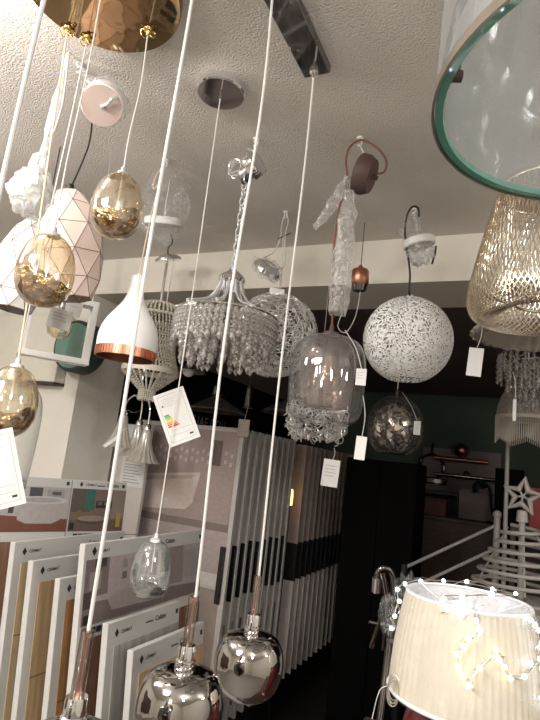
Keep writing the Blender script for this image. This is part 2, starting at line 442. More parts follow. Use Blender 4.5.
# ================================================================== setting
YB = 2.07; YB2 = 2.41; ZB = 2.36
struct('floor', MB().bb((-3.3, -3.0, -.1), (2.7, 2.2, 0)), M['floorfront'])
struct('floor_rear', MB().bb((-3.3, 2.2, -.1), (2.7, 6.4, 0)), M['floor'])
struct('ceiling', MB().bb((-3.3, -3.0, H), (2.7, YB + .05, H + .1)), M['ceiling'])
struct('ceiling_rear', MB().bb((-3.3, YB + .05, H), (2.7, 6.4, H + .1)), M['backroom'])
struct('wall_left', MB().bb((-3.4, -3.0, 0), (-3.3, YB, H)), M['plaster'])
struct('wall_right', MB().bb((2.7, -3.0, 0), (2.8, YB, H)), M['plaster'])
struct('wall_front', MB().bb((-3.3, -3.1, 0), (2.7, -3.0, H)), M['plaster'])
struct('wall_partition', MB().bb((-3.3, YB, 0), (-2.07, YB2, H)), M['plaster'])
struct('trim_beam', MB().bb((-2.07, YB, ZB), (2.7, YB2, H)), M['beam'])
struct('reflection_block_front', MB().bb((-.6, -3.0, 0), (.5, -2.95, 2.1)), M['darkwood'])  # unseen dark block added for contrast in the chrome reflections
struct('reflection_block_left', MB().bb((-3.29, -1.6, .3), (-3.2, .4, 1.5)), M['darkwood'])  # another unseen block, added as something dark for the mirrors to show
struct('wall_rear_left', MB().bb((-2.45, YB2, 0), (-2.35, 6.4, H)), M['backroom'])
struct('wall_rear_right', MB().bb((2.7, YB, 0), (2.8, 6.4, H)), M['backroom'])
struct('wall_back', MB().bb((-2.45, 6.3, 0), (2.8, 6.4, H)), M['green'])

# ================================================================== helpers for lamp furniture
def cord_mb(pts, r=.0022, n=8): return MB().tube(pts, r, n)
def hook(parent, p, name='ceiling_hook'):
    """small white hook screwed into the ceiling; p in parent space, at the ceiling"""
    m = MB().cyl((p[0], p[1], p[2] - .006), .010, .006, 12)
    m.tube([(p[0] + .0 + .008 * math.sin(t), p[1], p[2] - .016 - .009 * math.cos(t)) for t in [x * .45 for x in range(-2, 10)]], .0017, 6)
    return m.build(name, M['whitepaint'], parent)
def blob(mb, c, sx, sy, sz, amp=.16, n=26, m=18, fr=3.5, seed=0):
    c = Vector(c)
    def fn(v): return 1 + amp * 2 * (noise.noise(v * fr + Vector((seed, seed * 2.3, 0)))) + amp * .8 * noise.noise(v * fr * 2.7 + Vector((seed, 0, 5)))
    return mb.sphere(c, 1, n, m, (sx, sy, sz), fn)

# ---------------------------------------------------------------- linear pendant with smoked mirror glass
xr = -.473
lp = thing('linear_pendant_lamp', 'linear pendant lamp with long dark chrome ceiling bar and round smoked mirror glasses', 'pendant lamp', (xr, 0, H))
MB().bb((-.034, .18, -.022), (.034, 1.062, 0), bev=.003).build('ceiling_bar', M['dark_chrome'], lp)
for i, y in enumerate((.328, .56, .80, 1.040)):
    MB().lathe([(.0001, -.046), (.004, -.044), (.006, -.034), (.011, -.030), (.012, -.022), (.0001, -.022)], 14, (0, y, 0)).build('cord_grip', M['chrome'], lp)
    zt = 1.375 - H
    sway = .006 if i == 2 else .002
    pts = [(sway * math.sin(t * PI * 2.2), y + sway * .5 * math.sin(t * PI * 3), -.04 + (zt + .04) * t) for t in [k / 24 for k in range(25)]]
    cord_mb(pts, .0025, 8).build('suspension_cord', M['cord'], lp)
    g = MB()
    prof = [(.012, .000), (.030, -.001), (.050, -.008), (.062, -.024), (.0675, -.048), (.066, -.074), (.058, -.097), (.042, -.113), (.022, -.119), (.0001, -.120)]
    P2 = [(p.x, p.z) for p in spline([(a, 0, b) for a, b in prof], 4)]
    g.lathe(P2, 48)
    sh = g.build('glass_shade', M['smoke_chrome'], lp, (0, y, 1.268 - H))
    MB().tube([(0, 0, .025), (0, 0, .107)], .0085, 14).build('acrylic_sleeve', M['acryl'], sh)
    MB().tube([(0, 0, .02), (0, 0, .108)], .0022, 8).build('copper_rod', M['copperwire'], sh)
    MB().lathe([(.0001, .034), (.0125, .034), (.0135, .030), (.0135, .014), (.016, .012), (.0165, .002), (.013, -.004), (.0001, -.004)], 24).build('chrome_collar', M['chrome'], sh)

# ---------------------------------------------------------------- cluster pendant: amber canopy disc and egg shaped glasses
cx, cy = -.825, .695
cl = thing('cluster_pendant_lamp', 'cluster pendant lamp with amber mirrored ceiling disc and egg shaped amber glasses', 'pendant lamp', (cx, cy, H))
MB().lathe([(.0001, 0), (.164, 0), (.168, -.004), (.168, -.024), (.165, -.028), (.0001, -.028)], 64).build('canopy_disc', M['gold_mirror'], cl)
def egg(parent, p, mglass, mcore, sc=1.0, seed=1, name='glass_egg', coremix=.36):
    L = .148 * sc
    def rad(t):   # t 0 at top, 1 at bottom
        T = ((0, 0), (.03, .32), (.08, .53), (.15, .70), (.25, .845), (.40, .96), (.55, 1), (.70, .97), (.82, .855), (.91, .66), (.97, .40), (1, 0))
        for (a, b), (c, d) in zip(T, T[1:]):
            if a <= t <= c:
                s = (t - a) / (c - a); return max(.0001, .0535 * sc * (b + (d - b) * s))
        return .0001
    ts = [0.012 + (1 - .012) * (k / 30) for k in range(31)]
    g = MB().lathe([(max(.0001, rad(t)), -L * t) for t in ts], 36)
    o = g.build(name, mglass, parent, p)
    # molten looking heavy bottom inside the glass
    t0 = 1 - coremix
    core = MB()
    prof = [(.0001, -L * (t0 + .07))] + [(rad(t0 + .07) * f, -L * (t0 + .07 - .03 * math.sin(f * PI))) for f in (.3, .6, .85)]
    prof += [(rad(t) * .965, -L * t) for t in [t0 + (.985 - t0) * k / 12 for k in range(13)]]
    prof += [(.0001, -L * .985)]
    core.lathe(prof, 36, wob=lambda w, z: 1)
    vv = []
    for v in core.v:
        q = Vector(v); k = noise.noise(q * 34 + Vector((seed, 0, 0)))
        top = max(0, (q.z + L * (t0 + .32)) / (L * .32))
        vv.append((q.x * (1 - .02 * abs(k)), q.y * (1 - .02 * abs(k)), q.z + top * (.012 * sc * math.sin(2 * math.atan2(q.y, q.x) + seed) * (math.hypot(q.x, q.y) / .05) + .007 * k)))
    core.v = vv
    core.build('melted_glass_base', mcore, o)
    MB().lathe([(.0001, .014), (.005, .013), (.0065, .004), (.013, .000), (.014, -.006), (.0001, -.006)], 18).build('end_cap', M['steel'], o)
    MB().tube([(0, 0, -.006), (0, 0, -L * .55)], .0018 * sc, 6).build('inner_rod', M['cord'], o)
    return o
e1 = at(123.5, 171, 1.155); e2 = at(54, 231, 1.03); e3 = at(18, 362, 1.08)
loc = lambda v: Vector((v.x - cx, v.y - cy, v.z - H))
for k, (e, att, mt, offs) in enumerate(((e1, None, 'cord', 0), (e2, None, 'cord', 0), (e3, None, 'cord', 0), (e3, (-.970, .745), 'cordbeige', 1))):
    l = loc(e); a = Vector((l.x, l.y, -.026)) if att is None else Vector((att[0] - cx, att[1] - cy, -.026))
    if k == 2: a = Vector((-.945 - cx, .782 - cy, -.026))
    pts = [a + (l - a) * t + Vector((.004 * math.sin(t * 5 + k), .003 * math.sin(t * 4), 0)) * math.sin(PI * t) for t in [q / 16 for q in range(17)]]
    cord_mb(pts, .0016 if not offs else .0021, 7).build('suspension_cord', M[mt], cl)
    kn = MB().lathe([(.0001, -.046), (.004, -.044), (.006, -.036), (.010, -.033), (.011, -.028), (.0001, -.028)], 12, (a.x, a.y, 0))
    kn.tube([a + Vector((.014 * math.cos(t), .009 * math.sin(t * 1.3), -.012 + .008 * math.sin(t * 2))) for t in [q * .4 for q in range(18)]], .0016, 6)
    kn.build('cord_knot', M['brass'], cl)
    if not offs: egg(cl, l + Vector((0, 0, -.006)), M['amber'], M['melt'], (1.0, .985, .98)[k], seed=k * 3 + 1)

# ---------------------------------------------------------------- single chrome disc pendant with clear glass drop
dp = onz(221, 93, H - .02); dp.z = H
sp = thing('drop_pendant_lamp', 'single pendant lamp with round chrome ceiling disc and clear silver based glass drop', 'pendant lamp', dp)
dc = MB().lathe([(.0001, 0), (.062, 0), (.0645, -.003), (.0645, -.022), (.062, -.025), (.0600, -.025)], 48).build('canopy_disc', M['chrome'], sp)
MB().lathe([(.0600, -.025), (.0001, -.025)], 48).build('mirror_face', M['mirror'], dc)
dd = at(156.5, 540, 1.2)
l = Vector((0, 0, dd.z - H))
cord_mb([(0, 0, -.02), (.001, .002, l.z * .5), (0, 0, l.z)], .0015, 7).build('suspension_cord', M['cord'], sp)
MB().lathe([(.0001, -.04), (.003, -.038), (.004, -.025), (.0001, -.025)], 10).build('cord_grip', M['chrome'], sp)
egg(sp, l, M['clearwave'], M['silvermelt'], .86, seed=9, name='glass_drop', coremix=.2)

# ---------------------------------------------------------------- folded paper labels and price tags
def energy_label(c, w, h, rot, label, strip=None, group=None):
    """white folded product sheet with energy scale; its own plane: x right, z up, facing -y"""
    t = thing('energy_label', label, 'label', c, rot, group)
    MB().box((0, 0, 0), (w, .0012, h)).build('paper_sheet', M['paper'], t, smooth=False)
    y = -.0009; q = MB(); q.m = 0
    def rect(x0, z0, x1, z1, col): q.col(*col); q.add([(x0, y, z0), (x1, y, z0), (x1, y, z1), (x0, y, z1)], [[0, 1, 2, 3]])
    X0, X1, Z0, Z1 = -w * .40, w * .40, -h * .44, h * .44; lw = w * .008; g = (.25, .24, .26)
    rect(X0, Z0, X0 + lw, Z1, g); rect(X1 - lw, Z0, X1, Z1, g); rect(X0, Z0, X1, Z0 + lw, g); rect(X0, Z1 - lw, X1, Z1, g)
    for k in range(5): rect(X0 + w * .1, Z1 - h * (.07 + .035 * k), X0 + w * (.62 - .05 * (k % 3)), Z1 - h * (.062 + .035 * k), (.50, .46, .48))
    rect(X0 + w * .06, Z1 - h * .20, X0 + w * .12, Z1 - h * .17, (.1, .1, .12))
    for k in range(2): rect(X0 + w * .05, Z0 + h * (.12 + .09 * k), X1 - w * .05, Z0 + h * (.125 + .09 * k), (.35, .33, .35))
    rect(X1 - w * .18, Z0 + h * .05, X1 - w * .06, Z0 + h * .08, (.03, .03, .03))
    q.build('ruled_frame', M['ink'], t, smooth=False)
    e = MB(); cols = [(.02, .32, .08), (.12, .45, .08), (.45, .60, .05), (.85, .65, .02), (.85, .38, .02), (.75, .16, .02), (.65, .03, .03)]
    for k, cc in enumerate(cols):
        z = Z0 + h * (.50 - .036 * k); x0 = X0 + w * .05; L = w * (.13 + .035 * k); e.col(*cc)
        e.add([(x0, y - .0002, z), (x0 + L, y - .0002, z), (x0 + L + w * .03, y - .0002, z + h * .013), (x0 + L, y - .0002, z + h * .026), (x0, y - .0002, z + h * .026)], [[0, 1, 2, 3, 4]])
    e.build('energy_scale', M['ink'], t, smooth=False)
    if strip: cord_mb(strip, .0012, 6).build('paper_tie', M['cord'], t)
    return t
def label_rot(px, py, roll):  # face the room's middle, turned in its own plane by roll
    r = ray(px, py); return (0, roll, math.atan2(-r.x, r.y) * .85)
energy_label(at(176.5, 416.5, 1.27), .075, .127, label_rot(176, 416, math.radians(-27)), 'tilted white energy label hanging in front of the drop lamp cord')
energy_label(at(-3, 470, .95), .073, .137, label_rot(0, 470, math.radians(-20)), 'white energy label cut off by the left edge below an amber egg glass')

def price_tag(px, py, d, w, h, top, label, roll=0, yaw=0, lines=3, mt='paper', group=None, string=True):
    """small card at pixel (px,py), string going up to the pixel top=(tx,ty)"""
    c = at(px, py, d); r = ray(px, py)
    t = thing('price_tag', label, 'price tag', c, (0, roll, math.atan2(-r.x, r.y) * .9 + yaw), group)
    MB().box((0, 0, 0), (w, .001, h)).build('card', M[mt], t, smooth=False)
    if lines:
        q = MB()
        for k in range(lines):
            z = h * (.25 - .5 * k / max(1, lines)); q.col(.45, .43, .44)
            L = w * (.34, .26, .30, .2)[k % 4]
            q.add([(-w * .36, -.0008, z), (L, -.0008, z), (L, -.0008, z + h * .03), (-w * .36, -.0008, z + h * .03)], [[0, 1, 2, 3]])
        q.build('printed_lines', M['ink'], t, smooth=False)
    if string:
        tw = at(top[0], top[1], top[2] if len(top) > 2 else d)
        R = Matrix.Rotation(t.rotation_euler.z, 3, 'Z') @ Matrix.Rotation(roll, 3, 'Y')
        p = R.transposed() @ (tw - c)
        a = Vector((0, 0, h * .47)); mid = (a + p) / 2 + Vector((.006, 0, .004))
        cord_mb(spline([a, mid, p], 5), .0011, 6).build('string', M['cord'], t)
    return t

# ---------------------------------------------------------------- faceted pendants
def facet_mesh(scale):
    lv = [(0, .036), (-.040, .062), (-.105, .084), (-.180, .090), (-.250, .074), (-.300, .054)]
    vs = []; fs = []; n = 7
    for i, (z, r) in enumerate(lv):
        for k in range(n):
            w = 2 * PI * (k + .5 * (i % 2)) / n + .25; vs.append(Vector((r * math.cos(w), r * math.sin(w), z)) * scale)
    for i in range(len(lv) - 1):
        for k in range(n):
            k2 = (k + 1) % n; a, b, c, d = i * n + k, i * n + k2, (i + 1) * n + k, (i + 1) * n + k2
            if i % 2 == 0: fs += [[a, b, c], [b, d, c]]
            else: fs += [[a, b, d], [a, d, c]]
    m = MB().add(vs, fs); m.add([vs[k] for k in range(n)], [list(range(n))])
    sm = MB(); done = set()
    for f in fs:
        for i in range(3):
            e = tuple(sorted((f[i], f[(i + 1) % 3])))
            if e not in done:
                done.add(e); sm.tube([vs[e[0]] * 1.002, vs[e[1]] * 1.002], .0010 * scale, 4)
    return m, sm
def faceted(px, py, d, mt, label, tilt, canopy, wires, scale=1.0):
    top = at(px, py, d)
    t = thing('faceted_pendant_lamp', label, 'pendant lamp', (top.x, top.y, H), group=None)
    m, sm = facet_mesh(scale)
    sh = m.build('faceted_shade', M[mt], t, (0, 0, top.z - H), tilt, smooth=False)
    sm.build('seam_lines', M['seam'], sh, smooth=False)
    MB().cyl((0, 0, 0), .012, .025, 14).build('cord_grip', M['black'], sh)
    return t, top
t, top = faceted(70, 193, 1.60, 'pinkpaint', 'pale pink faceted pendant lamp hanging behind the amber egg glasses', (.10, -.16, .4), None, None, 1.06)
# its canopy dangles from a strap instead of being screwed on
cv = onz(80, 64, H) - Vector((top.x, top.y, H))
can = at(103, 104, 1.40) - Vector((top.x, top.y, H))
R = Matrix.Rotation(-.50, 4, 'Y') @ Matrix.Rotation(-.55, 4, 'X')
cm = MB().lathe([(.0001, .030), (.048, .030), (.053, .026), (.0535, -.016), (.050, -.020)], 36).build('ceiling_cup', M['whitepaint'], t, can, R.to_euler())
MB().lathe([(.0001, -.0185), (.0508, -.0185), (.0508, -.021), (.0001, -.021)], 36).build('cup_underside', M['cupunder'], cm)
cord_mb(spline([(.0, 0, -.02), (.006, 0, -.034), (.022, .004, -.030), (.034, .0, -.036), (.048, .004, -.026)], 5), .0045, 8).build('cord_bundle', M['silverwire'], cm)
bagm = MB(); blob(bagm, (0, 0, .024), .060, .060, .036, .12, seed=3); bagm.build('plastic_bag', M['filmthin'], cm)
cord_mb([can + Vector((0, 0, .02)), (can + cv) / 2 + Vector((-.012, 0, .01)), cv], .006, 8).build('strap', M['film'], t)
hook(t, cv)
tl = Vector((0, 0, top.z - H))
cord_mb(spline([can + Vector((-.03, 0, -.02)), can * .55 + tl * .45 + Vector((.004, 0, 0)), tl + Vector((0, 0, .02))], 8), .0024, 7).build('power_cord', M['cordblack'], t)

t, top = faceted(38, 222, 1.97, 'facetwhite', 'white faceted pendant lamp at the left edge with open underside', (-.05, .05, .2), None, None, 1.13)
cord_mb([(0, 0, 0), (0, 0, top.z - H)], .0022, 7).build('power_cord', M['cordblack'], t)

# black cord loop with plug block hanging beside the pink lamp
p = at(97, 228, 1.72)
t = thing('hanging_cord', 'black electric cord loop with small black block beside the pink faceted lamp', 'electric cord', (p.x, p.y, H))
lz = p.z - H
cord_mb([(0, 0, 0), (0, .01, lz * .5), (0, 0, lz + .02)], .0007, 6).build('hanger_wire', M['steel'], t)
MB().box((0, 0, lz), (.022, .018, .036), bev=.005).build('terminal_block', M['black'], t)
cord_mb(spline([(0, 0, lz - .01), (-.012, 0, lz - .08), (-.03, 0, lz - .13), (-.034, 0, lz - .20), (-.02, 0, lz - .22), (-.008, 0, lz - .16), (-.012, .004, lz - .10)], 6), .0022, 6).build('cord_loop', M['cordblack'], t)

# plastic wrapped canopy bundle
p = at(31, 192, 1.3); hz = onz(48, 140, H)
t = thing('bagged_lamp_canopy', 'crumpled white plastic bag bundle hanging under the ceiling at far left', 'plastic bag', (p.x, p.y, H))
lz = p.z - H
b = MB(); blob(b, (0, 0, lz), .050, .050, .062, .12, seed=11); b.build('plastic_bag', M['filmdense'], t)
b = MB(); blob(b, (0, 0, lz), .034, .026, .040, .1, seed=2); b.build('wrapped_canopy', M['whitepaint'], t)
b = MB().tube(spline([(0, 0, lz + .06), (.012, 0, lz + .10), (.020, 0, lz + .16), (.03, 0, -.01)], 5), [.020] * 5 + [.008] * 5 + [.012] * 3 + [.006] * 3, 8); b.build('twisted_bag_neck', M['filmdense'], t)
cord_mb(spline([(.03, 0, -.002), (.045, 0, lz * .4), (.03, 0, lz * .62), (.022, 0, lz * .4), (.03, 0, -.01)], 5), .0018, 6).build('hanging_loop', M['cord'], t)

# ---------------------------------------------------------------- white bottle shaped pendant with copper rim
bt = at(138.5, 277, 1.60)
t = thing('bottle_pendant_lamp', 'white bottle shaped pendant lamp with copper lower rim', 'pendant lamp', (bt.x, bt.y, H))
z0 = bt.z - H
prof = [(.017, 0), (.019, -.001), (.020, -.020), (.022, -.045), (.030, -.075), (.048, -.105), (.068, -.135), (.081, -.165), (.086, -.195), (.085, -.222)]
pr = [(q.x, q.z) for q in spline([(a, 0, b) for a, b in prof], 4)]
sh = MB().lathe([(.0001, 0)] + pr, 44).build('white_shade', M['whitepaint'], t, (0, 0, z0))
rim = MB().lathe([(.0848, -.2215), (.0845, -.248), (.0815, -.248), (.0815, -.20)], 44)
rim.build('copper_rim', M['copper'], sh)
fl = MB()
for k in range(56):
    w = 2 * PI * k / 56; fl.box((0, 0, 0), (.002, .004, .024), Matrix.Translation((.0855 * math.cos(w), .0855 * math.sin(w), -.235)) @ Matrix.Rotation(w, 4, 'Z'))
fl.build('rim_flutes', M['copper'], sh, smooth=False)
MB().lathe([(.0001, .012), (.006, .010), (.008, .0), (.0001, .0)], 12).build('cord_grip', M['whitepaint'], sh)
hp = onz(166, 160, H) - Vector((bt.x, bt.y, H))
cord_mb(spline([(0, 0, z0 + .01), (.01, .0, z0 * .55), hp + Vector((-.012, 0, -.10)), hp + Vector((0, 0, -.015))], 8), .0016, 7).build('suspension_cord', M['cordbeige'], t)
cord_mb(spline([hp + Vector((0, 0, -.012)), hp + Vector((-.03, 0, -.05)), hp + Vector((-.035, 0, -.10)), hp + Vector((-.012, 0, -.08)), hp + Vector((-.004, 0, -.02))], 6), .0018, 7).build('cord_loop', M['cordbeige'], t)
hook(t, hp)

# white canopy in a thin cloudy bag close to the ceiling
p = at(163, 222, 1.92)
t = thing('bagged_ceiling_cup', 'white ceiling cup in a thin cloudy plastic bag behind the white bottle lamp cord', 'plastic bag', (p.x, p.y, H))
lz = p.z - H
MB().lathe([(.0001, .014), (.062, .014), (.066, .008), (.066, -.010), (.060, -.014), (.0001, -.014)], 32).build('ceiling_cup', M['whitematt'], t, (0, 0, lz), (.3, .1, 0))
b = MB(); blob(b, (0, 0, lz + .06), .085, .085, .13, .14, seed=21); b.build('plastic_bag', M['filmthin'], t)
cord_mb([(0, 0, 0), (0, 0, lz + .01)], .0016, 6).build('hanger_wire', M['cord'], t)

# ---------------------------------------------------------------- beaded basket lamp with chrome rod
bc = at(168, 257, 2.42)
t = thing('beaded_basket_lamp', 'cream beaded basket lamp hanging on a chrome rod behind the white bottle lamp', 'pendant lamp', (bc.x, bc.y, H))
z0 = bc.z - H
MB().lathe([(.0001, .012), (.030, .010), (.058, -.006), (.060, -.016), (.030, -.02), (.0001, -.02)], 32).build('chrome_cup', M['chrome'], t, (0, 0, z0), (.35, -.1, 0))
cord_mb(spline([(0, 0, 0), (.012, 0, z0 * .35), (-.006, 0, z0 * .6), (0, 0, z0)], 5), .003, 7).build('hanger_loop', M['cordblack'], t)
zl = at(163, 310, 2.42).z - H
MB().tube([(0, 0, z0), (0, 0, zl - .02)], .007, 10).build('chrome_rod', M['chrome'], t)
cord_mb([(.035, 0, z0), (.030, 0, zl)], .003, 6).build('white_wire', M['cord'], t)
W = MB()
def strand(mb, pts, r):
    for q in pts: mb.octa(q, r, r * 1.15)
rings = [(zl, .070), (zl - .045, .112), (zl - .30, .105)]
for (z, r) in rings[1:]:
    pass
frm = MB()
frm2 = MB()
frm.tube([(rings[1][1] * math.cos(w), rings[1][1] * math.sin(w), rings[1][0]) for w in [2 * PI * k / 40 for k in range(40)]], .006, 8, True)
frm2.lathe([(.118, zl - .275), (.122, zl - .275), (.122, zl - .298), (.118, zl - .298), (.118, zl - .275)], 40)
frm.build('ring_frame', M['cream'], t); frm2.build('lower_ring', M['cream'], t)
b = MB()
for k in range(40):
    w = 2 * PI * k / 40
    strand(b, [((.02 + .095 * math.sin(s * PI / 2)) * math.cos(w), (.02 + .095 * math.sin(s * PI / 2)) * math.sin(w), zl + .012 - .055 * s ** 2) for s in [q / 9 for q in range(10)]], .0075)
b.build('beaded_dome', M['bead'], t, smooth=False)
b = MB(); n = 0
for k in range(44):
    w = 2 * PI * k / 44 + .07
    strand(b, [((.112 + .004 * s - .026 * math.sin(PI * s)) * math.cos(w + .5 * s), (.112 + .004 * s - .026 * math.sin(PI * s)) * math.sin(w + .5 * s), zl - .05 - .23 * s) for s in [q / 19 for q in range(20)]], .0068)
b.build('bead_curtain', M['bead'], t, smooth=False)
b = MB()
for k in range(24):
    w = 2 * PI * k / 24
    strand(b, [((.115 - .08 * s) * math.cos(w), (.115 - .08 * s) * math.sin(w), zl - .30 - .07 * s) for s in [q / 8 for q in range(9)]], .0068)
    strand(b, [(.034 * math.cos(w), .034 * math.sin(w), zl - .37 - .04 * s) for s in [q / 5 for q in range(6)]], .0055)
b.build('lower_bead_bowl', M['bead'], t, smooth=False)

# ---------------------------------------------------------------- crystal chandelier
cc = onz(250, 160, H); ct = at(233, 272, 1.69)
cc.x = ct.x; cc.y = ct.y
t = thing('crystal_chandelier', 'crystal chandelier with curved chrome arms and rows of clear drops', 'chandelier', (ct.x, ct.y, H))
z0 = ct.z - H
# canopy dangling from its hook, with a wire bundle
cp = at(253, 164, 1.62) - Vector((ct.x, ct.y, H))
cu = MB().lathe([(.0001, .020), (.034, .020), (.042, .014), (.046, -.004), (.046, -.012), (.0001, -.012)], 32).build('ceiling_cup', M['chrome'], t, cp, (.2, 1.15, 0))
fl = MB()
for k in range(20):
    w = 2 * PI * k / 20; fl.box((0, 0, 0), (.003, .005, .022), Matrix.Translation((.043 * math.cos(w), .043 * math.sin(w), .005)) @ Matrix.Rotation(w, 4, 'Z'))
fl.build('cup_ribs', M['chrome'], cu, smooth=False)
MB().box((.03, .0, -.03), (.02, .016, .05), bev=.004).build('terminal_block', M['black'], cu)
MB().box((.012, -.012, -.03), (.012, .010, .035), bev=.002).build('white_connector', M['whitepaint'], cu)
tang = []
for q in range(60):
    a = q * .62; tang.append(cp + Vector((-.058 + .022 * math.cos(a), .010 * math.sin(a * 1.7), -.006 + .024 * math.sin(a) + .006 * math.sin(q * .3))))
MB().tube(tang, .0015, 5).build('wire_bundle', M['silverwire'], t)
cord_mb([cp + Vector((0, 0, .02)), (cp.x, cp.y, -.004)], .003, 6).build('hanger_wire', M['cord'], t)
hook(t, (cp.x, cp.y, 0))
# chain, links alternate by 90 degrees
a = cp + Vector((-.02, 0, -.03)); bz = Vector((0, 0, z0)); nl = 13; step = (bz - a) / nl
for i in range(nl):
    m = MB(); c = a + step * (i + .5); hl = step.length * .62
    m.tube([Vector(((.0080 * math.cos(w)) * (1 if i % 2 else 0), (.0080 * math.cos(w)) * (0 if i % 2 else 1), hl * math.sin(w))) + c for w in [2 * PI * k / 14 for k in range(14)]], .0026, 6, True)
    m.build('chain_link', M['steel'], t)
MB().lathe([(.0001, .016), (.008, .014), (.013, .004), (.026, -.006), (.038, -.016), (.042, -.026), (.038, -.034), (.026, -.038), (.024, -.07), (.0001, -.07)], 28).build('chrome_crown', M['chrome'], t, bz)
na = 10; RR = .155
for k in range(na):
    w = 2 * PI * k / na
    pts = bez((.032, 0, -.028), (.044, 0, -.095), (.075, 0, -.118), (RR + .004, 0, -.140), 14)
    pts = [Vector((q.x * math.cos(w), q.x * math.sin(w), q.z)) for q in pts]
    MB().tube(pts, .0068, 8, flat=.55).build('arm', M['steel'], t, bz)
MB().tube([(RR * math.cos(w), RR * math.sin(w), -.145) for w in [2 * PI * k / 56 for k in range(56)]], .0035, 6, True).build('upper_ring', M['chrome'], t, bz)
MB().tube([(RR * .62 * math.cos(w), RR * .62 * math.sin(w), -.150) for w in [2 * PI * k / 56 for k in range(56)]], .003, 6, True).build('inner_ring', M['chrome'], t, bz)
def strand_mesh(n, drop):
    m = MB()
    for q in range(n): m.gem((.002 * (-1) ** q, .001 * (-1) ** (q // 2), -.002 - .0125 * q), .0092, .021)
    m.gem((0, 0, -.0125 * n), .0095, drop); return m.mesh('crystal_strand', M['crystal'], False)
SM = [strand_mesh(5, .030), strand_mesh(6, .032), strand_mesh(8, .032), strand_mesh(10, .034)]
for k in range(56):
    w = 2 * PI * k / 56; inst('crystal_strand', SM[(1, 0, 1, 2)[k % 4]], t, bz + Vector((RR * math.cos(w), RR * math.sin(w), -.147)))
for k in range(28):
    w = 2 * PI * (k + .5) / 28; inst('crystal_strand', SM[2 + k % 2], t, bz + Vector((RR * .8 * math.cos(w), RR * .8 * math.sin(w), -.150)), (0, 0, w))
for k in range(16):
    w = 2 * PI * (k + .5) / 16; inst('crystal_strand', SM[3], t, bz + Vector((RR * .6 * math.cos(w), RR * .6 * math.sin(w), -.152)), (0, 0, w))

# ---------------------------------------------------------------- silver wire ball
wb = at(275, 335, 2.02)
t = thing('wire_ball_lamp', 'large round pendant ball woven from curled silver wire behind the crystal chandelier', 'pendant lamp', (wb.x, wb.y, H))
z0 = wb.z - H; RB = .160
m = MB()
rnd = random.Random(5)
for k in range(420):
    ax = Vector((rnd.gauss(0, 1), rnd.gauss(0, 1), rnd.gauss(0, 1))).normalized()
    a = ax.orthogonal().normalized(); b = ax.cross(a); al = rnd.uniform(.09, .26)
    ph = rnd.uniform(0, 6.28); rr = RB * rnd.uniform(.94, 1.0)
    pts = [(ax * math.cos(al) + (a * math.cos(w) + b * math.sin(w)) * math.sin(al)) * rr for w in [ph + 2 * PI * q / 16 for q in range(16)]]
    m.tube(pts, .0014, 4, True)
m.build('wire_shell', M['silverwire'], t, (0, 0, z0))
m = MB(); m.sphere((0, 0, 0), .028, 16, 10); m.build('lamp_socket', M['chrome'], t, (0, 0, z0 + .07))
cup = at(268, 268, 1.95) - Vector((wb.x, wb.y, H))
co = MB().lathe([(.0001, .018), (.030, .016), (.050, .004), (.054, -.008), (.050, -.014), (.0001, -.016)], 32).build('chrome_cup', M['chrome'], t, cup, (.35, .75, 0))
b = MB(); blob(b, (0, 0, -.004), .064, .060, .030, .2, seed=31); b.build('plastic_bag', M['filmthin'], co)
hk = onz(286, 212, H) - Vector((wb.x, wb.y, H)); hk.z = 0
cord_mb(spline([hk, hk + Vector((-.012, 0, -.05)), hk + Vector((-.010, 0, -.10)), hk + Vector((-.03, 0, -.16)), cup + Vector((-.02, 0, .035)), cup + Vector((.03, 0, .0)), hk + Vector((.018, 0, -.22)), hk + Vector((.008, 0, -.10)), hk + Vector((.014, 0, -.04)), hk], 7), .0022, 7).build('cord_loop', M['cord'], t)
cord_mb(spline([hk + Vector((0, 0, -.10)), hk + Vector((.008, 0, -.2)), Vector((.0, 0, z0 + RB + .02)), Vector((0, 0, z0 + .09))], 7), .0020, 7).build('power_cord', M['cord'], t)
MB().tube([hk + Vector((-.02, 0, -.11)), hk + Vector((.03, 0, -.09))], .0022, 6).build('cable_tie', M['cordblack'], t)
hook(t, hk)
price_tag(277, 291, 1.83, .050, .018, (276, 282), 'small white card lying on top of the silver wire ball', 0.05, lines=1)

# ---------------------------------------------------------------- double glass pendant with brown canopy
gp = at(331, 336, 1.475); JS = .905
sj = lambda L: [(r * JS, z * JS) for r, z in L]
t = thing('glass_jar_pendant_lamp', 'clear glass jar pendant with smoky inner glass and dangling brown ceiling cup', 'pendant lamp', (gp.x, gp.y, H))
z0 = gp.z - H; L = .262; R0 = .113
prof = [(.022, 0), (.060, -.006), (.090, -.024), (.106, -.055), (.112, -.10), (.113, -.15), (.111, -.20), (.104, -.235), (.090, -.255), (.070, -.262)]
pr = [(q.x * JS, q.z * JS) for q in spline([(a, 0, b) for a, b in prof], 4)]
so = MB().lathe(pr, 52).build('outer_glass', M['clear'], t, (0, 0, z0))
prof = [(.020, -.004), (.050, -.014), (.070, -.036), (.080, -.075), (.082, -.13), (.079, -.175), (.068, -.205), (.050, -.220), (.0001, -.224)]
pr = [(q.x * JS, q.z * JS) for q in spline([(a, 0, b) for a, b in prof], 4)]
MB().lathe(pr, 44).build('inner_smoky_glass', M['smokeglass'], t, (0, 0, z0))
MB().lathe(sj([(.068, -.258), (.072, -.262), (.068, -.266), (.064, -.262), (.068, -.258)]), 44).build('glass_lip', M['clear'], t, (0, 0, z0))
MB().lathe(sj([(.0001, .036), (.006, .034), (.008, .014), (.024, .010), (.026, -.006), (.0001, -.006)]), 24).build('brown_cap', M['brown'], t, (0, 0, z0))
